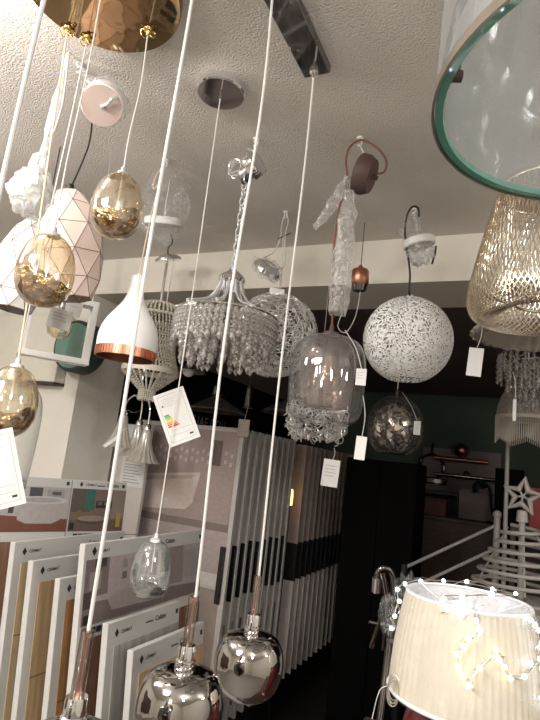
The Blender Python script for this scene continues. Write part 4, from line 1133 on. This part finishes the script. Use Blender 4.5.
def pic_room(length, t, z):
    ph = .165; p = Pic(.004, length, z - ph, z)
    p.rect(0, 0, 1, 1, (.16, .12, .10)); p.rect(0, 0, 1, .26, (.13, .09, .07)); p.rect(0, .45, .35, 1, (.10, .08, .075)); p.rect(.25, .5, .42, 1, (.04, .13, .10))
    p.rect(.45, .55, .75, .72, (.03, .025, .025)); p.rect(.48, .62, .56, .70, (.16, .14, .12)); p.rect(.60, .62, .68, .70, (.18, .15, .12)); p.rect(.75, .3, 1, 1, (.23, .19, .16))
    p.ell(.40, .26, .28, .09, (.08, .065, .06)); p.ell(.40, .30, .26, .07, (.26, .20, .16)); p.rect(.12, .35, .2, .5, (.20, .12, .05)); p.rect(.86, .1, .94, .45, (.40, .27, .05)); p.rect(.02, .04, .10, .2, (.02, .02, .02))
    p.m.build('printed_photo', M['photo'], t, smooth=False); icons(t, length, z - ph); return ph
def pic_bed(length, t, z):
    ph = .172; p = Pic(.010, length - .004, z - ph, z)
    p.rect(0, 0, 1, 1, (.42, .36, .35)); p.poly([(0, 0), (1, 0), (1, .2), (.5, .3), (0, .34)], (.20, .155, .15))
    p.rect(0, .42, .16, 1, (.20, .155, .145)); p.rect(.03, .52, .11, .8, (.31, .26, .25)); p.rect(.06, .86, .14, 1, (.07, .05, .05)); p.rect(0, .25, .05, .5, (.08, .06, .06))
    p.rect(.24, .55, .46, .98, (.42, .37, .36))
    for a in (.26, .33, .40): 
        p.rect(a, .60, a + .035, .72, (.16, .12, .12)); p.rect(a, .78, a + .035, .92, (.29, .25, .25))
    p.rect(.48, .45, .55, 1, (.22, .17, .165)); p.rect(.58, .55, .66, .92, (.07, .06, .065)); p.rect(.66, .3, .8, 1, (.27, .22, .21)); p.rect(.8, .35, .97, .9, (.36, .32, .31))
    p.poly([(.20, .14), (.62, .10), (.66, .30), (.62, .50), (.48, .56), (.26, .46), (.16, .34)], (.40, .35, .345)); p.poly([(.34, .44), (.46, .54), (.60, .50), (.56, .40), (.46, .36)], (.47, .42, .415))
    p.poly([(.16, .34), (.34, .44), (.46, .36), (.40, .12), (.20, .14)], (.35, .30, .295)); p.poly([(.44, .20), (.56, .16), (.58, .24), (.5, .3)], (.23, .18, .175))
    p.rect(.01, .02, .06, .16, (.02, .02, .02))
    p.m.build('printed_photo', M['photo'], t, smooth=False); icons(t, length, z - ph); return ph
sb = lambda px, py, x: onX(px, py, x)
q = sb(15, 543, -1.36); sample_board(q.x, q.y, q.z, .50, 'oaklight', 'pale oak sample board furthest left with one joint line', joint=[.20, .55])
q = sb(33, 562, -1.27); sample_board(q.x, q.y, q.z, .50, 'oak', 'oak sample board standing between the pale oak and the red oak board', joint=[.25])
q = sb(60, 580, -1.18); sample_board(q.x, q.y, q.z, .46, 'oakred', 'red oak sample board just left of the bedroom picture board', joint=[.26])
q = sb(85, 545, -1.09); sample_board(q.x, q.y, q.z, .62, 'walnut', 'sample board with a printed bedroom picture above walnut wood', photo=pic_bed, hdr=.044)
q = sb(108, 625, -1.00); sample_board(q.x, q.y, q.z, .345, 'greyoak', 'grey oak sample board in front of the bedroom picture board', joint=[.34])
q = sb(133, 652, -.92); sample_board(q.x, q.y, q.z, .36, 'peach', 'peach oak sample board nearest to the mirror glass pendants', joint=[.4])
# the two picture boards behind, turned a little more to the viewer
rz = -math.radians(20)
q = onX(72.5, 480, -1.62); L1 = .62
a = Vector((q.x + math.sin(rz) * L1, q.y - math.cos(rz) * L1, q.z))
sample_board(a.x, a.y, a.z, L1, 'walnut', 'sample board with a printed bathroom and bathtub picture at the left', rz=rz, photo=pic_bath, tilt=math.radians(4), hdr=.034)
sample_board(q.x + .0, q.y + .004, q.z, .245, 'walnut', 'sample board with a printed dark living room picture beside the bathroom picture', rz=rz, photo=pic_room, tilt=math.radians(4), hdr=.034, word='Celtim')
# stand
t = thing('board_stand', 'low white stand carrying the row of flooring sample boards', 'display stand', (-1.25, 1.45, 0))
MB().bb((-.75, -.55, .36), (.62, .62, ST), bev=.004).build('tray', M['boardwhite'], t)
for sx in (-.70, .55):
    for sy in (-.5, .55): MB().bb((sx, sy, 0), (sx + .05, sy + .05, .36)).build('leg', M['boardwhite'], t, smooth=False)

# ================================================================== rack of swing wing boards in the rear room
XO, XI = -1.36, -2.05; ZT, ZL = 1.757, .24
def wing(y, label, kind, i=0, group=None):
    t = thing('wing_board', label, 'display board', (XI, y, ZL), 0, group)
    w = XO - XI; h = ZT - ZL
    MB().bb((0, 0, 0), (w, .012, h)).build('panel', M['rackwhite'], t, smooth=False)
    f = MB().bb((w - .014, -.004, 0), (w + .002, .016, h)); f.bb((0, -.004, h - .012), (w, .016, h)); f.build('edge_frame', M['boardwhite'], t, smooth=False)
    y0 = -.0022
    if kind == 'plain':
        cols = ['oak', 'tan', 'walnut', 'greyoak', 'peach']
        m = MB().bb((.03, -.003, .06), (w - .022, 0, .50)); m.build('tile_sample', M[cols[i % 5]], t, smooth=False)
        MB().bb((w - .034, -.016, .62 + .006 * (i % 3)), (w - .004, -.0041, .90 + .006 * (i % 3)), bev=.003).build('handle', M['black'], t)
    return t
t = wing(2.60, 'wing board with a printed pink tiled bathroom and white bathtub', 'poster')
w = XO - XI; h = ZT - ZL
p = MB(); base = -.0030
def pr_(a, b, c, d, col, k):
    p.col(*[min(1, q * 1.3) for q in col]); p.add([(w * a, base - .00015 * k, h * b), (w * c, base - .00015 * k, h * b), (w * c, base - .00015 * k, h * d), (w * a, base - .00015 * k, h * d)], [[0, 1, 2, 3]])
pr_(.10, .50, .965, .985, (.30, .235, .22), 0); pr_(.10, .50, .965, .66, (.33, .28, .265), 1); pr_(.10, .64, .965, .665, (.18, .14, .13), 2)
for k in range(16):
    for j in range(2): pr_(.13 + .052 * k, .90 - .03 * j - .008 * (k % 2), .152 + .052 * k, .914 - .03 * j - .008 * (k % 2), (.44, .37, .35), 2)
p.col(.64, .54, .50); p.add([(w * a, base - .0006, h * b) for a, b in ((.10, .80), (.66, .83), (.62, .72), (.56, .695), (.10, .675))], [[0, 1, 2, 3, 4]])
p.col(.48, .40, .37); p.add([(w * a, base - .0008, h * b) for a, b in ((.10, .79), (.62, .82), (.58, .805), (.10, .775))], [[0, 1, 2, 3]])
pr_(.74, .86, .83, .95, (.12, .09, .08), 4); pr_(.10, .46, .965, .50, (.50, .47, .45), 3)
p.build('bathroom_print', M['photo'], t, smooth=False)
MB().bb((.10 * w, -.003, .08 * h), (w - .03, 0, .45 * h)).build('tile_sample', M['tan'], t, smooth=False)
MB().bb((w - .050, -.016, .62), (w - .020, -.0041, .90), bev=.003).build('handle', M['black'], t)
m = MB().bb((.02, -.006, 0), (.05, 0, h)); m.bb((.066, -.006, 0), (.074, -.001, h)); m.build('hinge_profile', M['boardwhite'], t, smooth=False)
for i in range(8):
    wing(2.695 + .092 * i, ['wing board just right of the bathtub picture board', 'plain wing board of the front rack with black handle'][i > 0], 'plain', i, None if i == 0 else 'plain wing boards of the front rack')
# plain grey board with notice sheet in front of the rack
q = onY(112, 445, 2.47)
t = thing('notice_panel', 'grey upright panel with white notice sheet beside the wall opening', 'display board', (q.x, 2.47, .24))
MB().bb((0, 0, -.24), (.26, .02, 1.48)).build('panel', M['rackwhite'], t, smooth=False)
sh = MB().bb((.095, -.003, 1.14), (.255, 0, 1.475)).build('notice_sheet', M['paper'], t, smooth=False)
m = MB(); m.text('KLINK.', .030, Matrix(((1, 0, 0, .145), (0, 0, -1, -.0035), (0, 1, 0, 1.41), (0, 0, 0, 1))), .001); m.build('notice_lettering', M['text'], sh, smooth=False)
m = MB()
for k in range(14): m.bb((.115, -.0036, 1.16 + .016 * k), (.235 - .02 * (k % 3), -.003, 1.163 + .016 * k))
m.build('printed_lines', M['greytext'], sh, smooth=False)
# second rack: tall tan boards with dark band
def band_wing(y, label, group):
    t = thing('wing_board', label, 'display board', (-2.02, y, .24), 0, group)
    w = .66; h = 1.50
    MB().bb((0, 0, 0), (w, .014, h)).build('panel', M['rackwhite'], t, smooth=False)
    MB().bb((.0, -.002, h * .56), (w + .002, .016, h)).build('tan_upper_sample', M['tan'], t, smooth=False)
    MB().bb((.0, -.004, h * .40), (w + .004, .018, h * .56)).build('black_band', M['black'], t, smooth=False)
    return t
for i in range(12):
    band_wing(3.56 + .105 * i, ['first wing board of the rear rack with an amber lamp reflection', 'tan and white wing board with black band in the rear rack'][i > 0], None if i == 0 else 'banded wing boards of the rear rack')
# rack posts & black header with the range name
t = thing('rack_header', 'black header board with grey lettering above the wing boards', 'header board', (-2.10, 2.52, 0))
MB().bb((-.03, 0, 1.78), (0, 2.5, 2.20)).build('header_panel', M['blackpanel'], t, smooth=False)
for y in (0.0, 1.02, 2.44): MB().bb((-.05, y, 0), (-.0301, y + .05, 2.20)).build('upright', M['black'], t, smooth=False)
for zz in (.19, 1.62): MB().bb((.0, .02, zz), (.20, 2.46, zz + .048) if zz < 1 else (.048, 2.46, zz + .04)).build('lower_rail' if zz < 1 else 'hinge_rail', M['black'], t, smooth=False)
m = MB(); q = onX(190, 417, -2.0)
m.text('HALIAE COLL.', .105, T_face(.002, q.y - 2.52 + .05, q.z - .04), .001); m.build('header_lettering', M['greytext'], t, smooth=False)
# glowing shape added in place of an amber reflection on the wing boards
p = onY(288, 497, 3.43)
t = thing('amber_reflection', 'small added amber glow standing for a reflection among the rack boards', 'lamp', (p.x + .02, p.y, 0))
MB().lathe([(.0001, .055), (.012, .050), (.016, 0), (.014, -.05), (.0001, -.055)], 16).build('glow_shape', M['amberglow'], t, (0, 0, p.z))
MB().tube([(0, 0, .02), (0, 0, p.z - .05)], .006, 8).build('stem', M['black'], t)
MB().cyl((0, 0, 0), .07, .02, 20).build('foot', M['black'], t)

# triple bell glass lamp in front of the notice panel
p = at(140, 397, 2.75)
t = thing('triple_bell_lamp', 'three armed lamp with ribbed glass bells hanging by the wall corner', 'pendant lamp', (p.x, p.y, ZB))
z0 = p.z - ZB
cord_mb([(0, 0, 0), (0, 0, z0 + .02)], .004, 8).build('rod', M['steel'], t)
MB().sphere((0, 0, z0), .018, 14, 10).build('hub', M['chrome'], t)
for k, (dx, dy, dz) in enumerate(((-.066, -.02, -.075), (.0, .03, -.115), (.078, .0, -.135))):
    e = Vector((dx, dy, z0 + dz))
    MB().tube(spline([(0, 0, z0), (dx * .5, dy * .5, z0 + .004), (dx * .95, dy, z0 + dz * .4), e], 5), .005, 8).build('arm', M['chrome'], t)
    b = MB().lathe([(.019, 0), (.024, -.024), (.029, -.06), (.041, -.102), (.062, -.142), (.082, -.162)], 96, wob=lambda w, z: 1 + .05 * math.cos(w * 16) * min(1, -z * 12)).build('glass_bell', M['ribglass'], t, e + Vector((0, 0, -.025)))
    MB().lathe([(.0001, .030), (.010, .028), (.018, .016), (.018, -.004), (.0001, -.004)], 18).build('socket_cap', M['chrome'], b)
m = MB().tube(spline([(-.06, -.03, z0 - .08), (-.02, -.05, z0 - .075), (.02, -.05, z0 - .085), (.03, 0, z0 - .06)], 6), .0014, 6); m.build('wire_tie', M['brass'], t)
price_tag(112, 441, 2.5, .084, .014, (127, 428, 2.55), 'white tag strip hanging from the ribbed glass bells', roll=-.75, lines=0)

# dim wide cone lamps in front of the black header
def cone(px, py, d, label, s=1.0):
    p = at(px, py, d)
    t = thing('cone_pendant_lamp', label, 'pendant lamp', (p.x, p.y, H), 0, None)
    z0 = p.z - H
    MB().lathe([(.022 * s, 0), (.030 * s, -.012), (.10 * s, -.050 * s), (.165 * s, -.085 * s), (.168 * s, -.092 * s)], 40).build('glass_cone', M['darkglassshade'], t, (0, 0, z0))
    MB().lathe([(.0001, .10), (.008, .098), (.012, .06), (.028, .045), (.034, .0), (.0001, -.004)], 20).build('socket_cap', M['dark_chrome'], t, (0, 0, z0))
    m = MB(); m.sphere((0, 0, -.045), .032, 14, 10); m.build('bulb', M['whitematt'], t, (0, 0, z0))
    cord_mb([(0, 0, 0), (0, 0, z0 + .09)], .003, 6).build('suspension_cord', M['cordblack'], t)
cone(217, 395, 3.0, 'dark wide cone lamp left in front of the black header board')
cone(292, 398, 3.3, 'dark wide cone lamp right in front of the black header board', 1.1)
cone(190, 362, 2.75, 'dark bell lamp just right of the beaded basket lamp', .55)
p = at(249, 395, 3.1)
t = thing('black_spot_lamp', 'black spot lamp hanging between the two dark cone lamps', 'pendant lamp', (p.x, p.y, H))
z0 = p.z - H
cord_mb([(0, 0, 0), (0, 0, z0 + .05)], .003, 6).build('suspension_cord', M['cordblack'], t)
MB().lathe([(.0001, .06), (.014, .055), (.022, .03), (.026, -.05), (.034, -.075), (.0001, -.07)], 20).build('spot_body', M['dark_chrome'], t, (0, 0, z0))
price_tag(243.5, 428, 2.9, .060, .092, (249, 396, 3.0), 'tan price tag hanging from the black spot lamp', lines=3, mt='cardtan')

# ================================================================== left wall by the partition: panel, lantern, teal disc, glass dome
q = onY(54, 382, YB - .07)
t = thing('wall_cabinet', 'cream wall box behind the square lantern', 'wall cabinet', (q.x, YB, q.z))
MB().bb((-.75, -.07, 0), (0, -.003, .36), bev=.004).build('box_body', M['cream'], t)
MB().bb((-.75, -.074, -.012), (.004, -.003, 0)).build('bottom_board', M['joint'], t, smooth=False)
p = onY(84, 349, YB - .03)
t = thing('teal_wall_disc', 'round dark teal wall lamp disc behind the square lantern', 'wall lamp', (p.x, YB, p.z))
rx = Matrix.Rotation(PI / 2, 4, 'X')
MB().lathe([(.0001, .0), (.128, .0), (.132, .006), (.132, .100), (.126, .106), (.0001, .106)], 48, mx=rx).build('disc_body', M['teal'], t, (0, -.002, 0))
MB().lathe([(.0001, .1070), (.116, .1070), (.116, .1085), (.0001, .1085)], 48, mx=rx).build('disc_face', M['tealface'], t, (0, -.002, 0))
# lantern: square frame box with clear bulb
a = at(59, 328, 2.42)
t = thing('frame_lantern', 'square white metal frame lantern with clear globe bulb and tags', 'lantern', (a.x, a.y, H))
z0 = a.z - H; s = .142; hh = .142; dp_ = .035
fr = Matrix.Rotation(math.radians(54), 4, 'Z')
m = MB()
for z in (-hh, hh): m.box((0, 0, z), (2 * s + .012, .075, .010), fr)
for sx in (-1, 1): m.box((sx * s, 0, 0), (.010, .075, 2 * hh - .010), fr)
for sy in (-.036, .036):
    for z in (-hh + .010, hh - .010): m.box((0, sy, z), (2 * s, .008, .018), fr)
    for sx in (-1, 1): m.box((sx * (s - .010), sy, 0), (.018, .008, 2 * hh - .038), fr)
m.build('square_frame', M['whitepaint'], t, (0, 0, z0), smooth=False)
MB().lathe([(.0001, 0), (.02, 0), (.02, -.05), (.0001, -.05)], 18).build('lamp_socket', M['chrome'], t, (0, 0, z0 + hh))
b = MB().lathe([(.014, -.05), (.020, -.07), (.045, -.10), (.056, -.135), (.045, -.172), (.02, -.188), (.0001, -.19)], 28).build('globe_bulb', M['amber'], t, (0, 0, z0 + hh))
m = MB()
for k in range(5):
    w = 2 * PI * k / 5; m.tube([(.006 * math.cos(w), .006 * math.sin(w), -.06), (.018 * math.cos(w + .5), .018 * math.sin(w + .5), -.13)], .0012, 5)
m.build('filament', M['copper'], b)
cord_mb([(0, 0, 0), (0, 0, z0 + hh)], .003, 7).build('suspension_rod', M['steel'], t)
price_tag(60, 319, 2.15, .088, .080, (66, 304, 2.2), 'white price tag in front of the square lantern bulb', lines=3, roll=.12)
price_tag(74, 307, 2.26, .066, .080, (68, 295, 2.26), 'grey backed price tag behind the front lantern tag', lines=2, roll=.1)
# tall clear glass dome at left
p = at(12, 385, 1.66)
t = thing('glass_dome_lamp', 'tall clear glass dome lamp behind the lowest amber egg', 'pendant lamp', (p.x, p.y, H))
z0 = p.z - H
pr = [(q.x, q.z) for q in spline([(.02, 0, .02), (.06, 0, .01), (.092, 0, -.03), (.102, 0, -.10), (.100, 0, -.20), (.094, 0, -.30)], 5)]
MB().lathe(pr, 44).build('glass_dome', M['clear'], t, (0, 0, z0))
MB().lathe([(.094, -.298), (.097, -.301), (.094, -.304), (.091, -.301), (.094, -.298)], 40).build('glass_lip', M['clear'], t, (0, 0, z0))
MB().lathe([(.0001, .05), (.02, .048), (.026, .015), (.0001, .012)], 20).build('steel_cap', M['steel'], t, (0, 0, z0))
cord_mb([(0, 0, 0), (0, 0, z0 + .05)], .002, 6).build('suspension_cord', M['cordblack'], t)

# ================================================================== rear room, right side
t = thing('black_cabinet', 'tall black cabinet block in the dark rear room', 'cabinet', (-.84, 3.78, 0))
MB().bb((-.235, -.18, .05), (.235, .18, 1.69), bev=.004).build('cabinet_body', M['blackpanel'], t)
MB().bb((-.228, -.196, .07), (-.002, -.181, 1.67), bev=.002).build('door', M['blackpanel'], t)
MB().bb((.002, -.196, .07), (.228, -.181, 1.67), bev=.002).build('door', M['blackpanel'], t)
MB().bb((-.22, -.16, 0), (.22, .16, .05)).build('plinth', M['black'], t, smooth=False)
# stair railing
def rv(px, py, d): return at(px, py, d)
a0 = rv(497, 523, 3.0); b0 = rv(404, 568, 2.95)
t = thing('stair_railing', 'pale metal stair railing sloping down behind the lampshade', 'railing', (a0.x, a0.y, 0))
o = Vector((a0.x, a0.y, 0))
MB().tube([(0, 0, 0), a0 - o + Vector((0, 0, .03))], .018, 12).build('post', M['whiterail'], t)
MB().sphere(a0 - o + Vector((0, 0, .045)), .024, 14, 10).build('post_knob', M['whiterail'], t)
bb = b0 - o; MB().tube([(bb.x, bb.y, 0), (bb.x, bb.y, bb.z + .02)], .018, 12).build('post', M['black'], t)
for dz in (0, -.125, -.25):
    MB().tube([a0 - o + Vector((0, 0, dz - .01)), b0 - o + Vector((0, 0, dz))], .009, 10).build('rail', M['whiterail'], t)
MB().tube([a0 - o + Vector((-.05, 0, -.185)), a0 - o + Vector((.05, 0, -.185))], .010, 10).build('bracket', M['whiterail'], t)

# pale display panel on the green wall with wall lamps
yb = 6.3
def wp(px, py, off=0): return onY(px, py, yb - off)
a = wp(424, 447); b = wp(500, 500); 
t = thing('lamp_display', 'dim pinkish display panel on the green rear wall', 'display panel', (a.x, yb, b.z))
MB().bb((0, -.04, 0), (b.x - a.x, 0, a.z - b.z)).build('board', M['pinkpanel'], t, smooth=False)
MB().bb((-.01, -.045, -.015), (b.x - a.x + .01, 0, 0)).build('lower_lip', M['joint'], t, smooth=False)
yf = .0405
def picture_light(px, py, w, label, mt, knob):
    p = wp(px, py, .12)
    t = thing('picture_light', label, 'wall lamp', (p.x, yb - yf, p.z))
    MB().tube([(-w / 2, -.09, 0), (w / 2, -.09, 0)], .022, 12).build('light_bar', M[mt], t)
    MB().tube([(0, -.09, 0), (0, -.04, .03), (0, -.01, .03)], .010, 8).build('arm', M['dark_chrome'], t)
    MB().sphere((0, -.04 if not knob else -.08, .03 if not knob else .10), .035 if not knob else .075, 16, 10).build('wall_rose', M[mt], t)
picture_light(461, 460, .55, 'long copper picture light with round wall rose on the rear panel', 'copper', True)
picture_light(466, 477, .62, 'dark bar picture light below the copper one on the rear panel', 'dark_chrome', False)
p = wp(432, 462, .06)
t = thing('ring_wall_lamp', 'dark ring shaped wall lamp at the left of the rear panel', 'wall lamp', (p.x, yb - yf, p.z))
MB().tube([(.13 * math.cos(w), -.05, -.05 + .13 * math.sin(w)) for w in [2 * PI * k / 32 for k in range(32)]], .016, 8, True).build('ring', M['dark_chrome'], t)
MB().tube([(0, -.05, .08), (0, -.04, .18), (0, -.01, .20)], .014, 8).build('arm', M['dark_chrome'], t)
p = wp(437, 481, .06)
t = thing('small_wall_lamp', 'small dark double wall lamp below the ring lamp', 'wall lamp', (p.x, yb - yf, p.z))
MB().bb((-.11, -.10, -.03), (.11, -.04, .03), bev=.01).build('lamp_bar', M['dark_chrome'], t)
MB().bb((-.03, -.04, -.04), (.03, -.001, .04), bev=.005).build('back_plate', M['dark_chrome'], t)
p = wp(441, 493, .25)
t = thing('wall_shelf', 'narrow dark shelf along the lower edge of the rear panel', 'shelf', (p.x, yb - yf, p.z))
MB().bb((-.35, -.22, -.02), (.25, -.002, .02), bev=.004).build('shelf_board', M['black'], t)
for x in (-.25, .15): MB().bb((x, -.18, -.10), (x + .02, -.002, -.02)).build('bracket', M['black'], t, smooth=False)
# desk with red box, carton, desk lamp
p = onY(450, 530, 5.4)
t = thing('office_desk', 'brown desk in front of the green rear wall', 'desk', (p.x, 5.55, 0))
zd = onY(450, 518, 5.3).z
MB().bb((-.55, -.30, zd - .03), (.75, .35, zd), bev=.003).build('desk_top', M['darkwood'], t)
MB().bb((-.53, -.26, 0), (.73, -.235, zd - .03)).build('front_panel', M['darkwood'], t, smooth=False)
for x in (-.53, .70): MB().bb((x, -.235, 0), (x + .03, .33, zd - .03)).build('side_panel', M['darkwood'], t, smooth=False)
q = onY(428, 516, 5.4)
t = thing('storage_box', 'dark red box on the left end of the brown desk', 'box', (q.x, 5.5, zd))
MB().bb((-.16, -.12, 0), (.16, .12, .13), bev=.004).build('box_body', M['darkred'], t); MB().bb((-.165, -.125, .13), (.165, .125, .15), bev=.003).build('lid', M['darkred'], t)
q = onY(470, 505, 5.5)
t = thing('cardboard_carton', 'tan carton standing on the brown desk below the rear panel', 'box', (q.x, 5.62, zd))
MB().bb((-.10, -.12, 0), (.30, .12, .26), bev=.003).build('carton_body', M['pinkpanel'], t); MB().bb((-.10, -.06, .26), (.30, .06, .264)).build('tape', M['tan'], t, smooth=False)
q = onY(492, 520, 5.2)
t = thing('desk_lamp', 'black desk lamp with two bright spots in the dark rear room', 'desk lamp', (q.x + .02, 5.32, zd))
v = lambda px, py: onY(px, py, 5.32) - Vector((q.x + .02, 5.32, zd))
MB().cyl((0, 0, 0), .07, .02, 20).build('foot', M['black'], t)
MB().tube(spline([(0, 0, .02), v(491, 505), v(490, 490), v(484, 483), v(476, 484)], 6), .013, 8).build('curved_neck', M['black'], t)
hd = MB().lathe([(.02, .05), (.05, .03), (.07, -.02), (.072, -.03)], 20).build('lamp_head', M['black'], t, v(479, 487), (0, -.5, 0))
MB().sphere((0, 0, -.008), .030, 14, 10).build('bulb', M['amberglow'] if False else M['whitepaint'], hd)
q0 = onY(497, 468, 5.0)
t = thing('dark_column', 'tall dark display column right of the rear panel', 'column', (q0.x + .10, 5.05, 0))
MB().bb((-.11, -.1, .04), (.11, .1, q0.z), bev=.004).build('column_body', M['blackpanel'], t); MB().bb((-.14, -.13, 0), (.14, .13, .04), bev=.003).build('base', M['black'], t)
# red box at the right edge on a shelf unit
q = onY(536, 492, 4.2)
t = thing('shelf_unit', 'dark shelf unit at the right edge carrying a red box', 'shelf', (q.x + .15, 4.3, 0))
zs = onY(536, 530, 4.2).z
for x in (-.30, .42): MB().bb((x, -.16, 0), (x + .03, .16, zs)).build('side_panel', M['darkwood'], t, smooth=False)
for z in (.15, .6, zs - .03): MB().bb((-.27, -.155, z), (.42, .155, z + .03)).build('shelf_board', M['darkwood'], t, smooth=False)
t = thing('red_carton', 'bright red box behind the star at the right edge', 'box', (q.x + .10, 4.3, zs))
hb = onY(536, 488, 4.2).z - zs
MB().bb((-.14, -.12, 0), (.25, .12, hb - .02), bev=.003).build('box_body', M['redbox'], t); MB().bb((-.145, -.125, hb - .02), (.255, .125, hb), bev=.003).build('lid', M['redbox'], t)

# ================================================================== light
def point(name, loc, power, col, r=.06, spot=None):
    l = bpy.data.lights.new(name, 'POINT'); l.energy = power; l.color = col; l.shadow_soft_size = r
    o = bpy.data.objects.new(name, l); C.objects.link(o); o.location = loc; return o
point('shop_lamp', (-1.75, .30, 2.34), 20, (1, .975, .94), .10)
def panel(name, loc, power, col, sx, sy):
    l = bpy.data.lights.new(name, 'AREA'); l.energy = power; l.color = col; l.shape = 'RECTANGLE'; l.size = sx; l.size_y = sy
    o = bpy.data.objects.new(name, l); C.objects.link(o); o.location = loc; return o
panel('highlight_panel', (-1.1, -.75, 2.53), 26, (1, .98, .95), .60, .60)  # added out of view for broad soft highlights on glass and chrome
point('shop_lamp', (-.9, -.5, 2.20), 15, (1, .97, .93), .09)
lq = onz(-70, -10, 2.43); point('wall_washer', lq, 3.6, (1, .95, .86), .03)
point('shop_lamp', (.7, -.5, 2.2), 25, (1, .975, .94), .09)
point('shop_lamp', (1.6, .9, 2.2), 16, (1, .96, .92), .08)
point('shop_lamp', (-.2, -2.2, 2.2), 28, (1, .965, .93), .12)
w = bpy.data.worlds.new('world'); bpy.context.scene.world = w; w.use_nodes = True
w.node_tree.nodes['Background'].inputs[0].default_value = (.5, .48, .45, 1); w.node_tree.nodes['Background'].inputs[1].default_value = .05
vs = bpy.context.scene.view_settings
vs.view_transform = 'Standard'; vs.look = 'None'; vs.gamma = 1; vs.use_curve_mapping = False; vs.exposure = .76
bpy.context.scene.cycles.transparent_max_bounces = 32
bpy.context.scene.cycles.max_bounces = 10
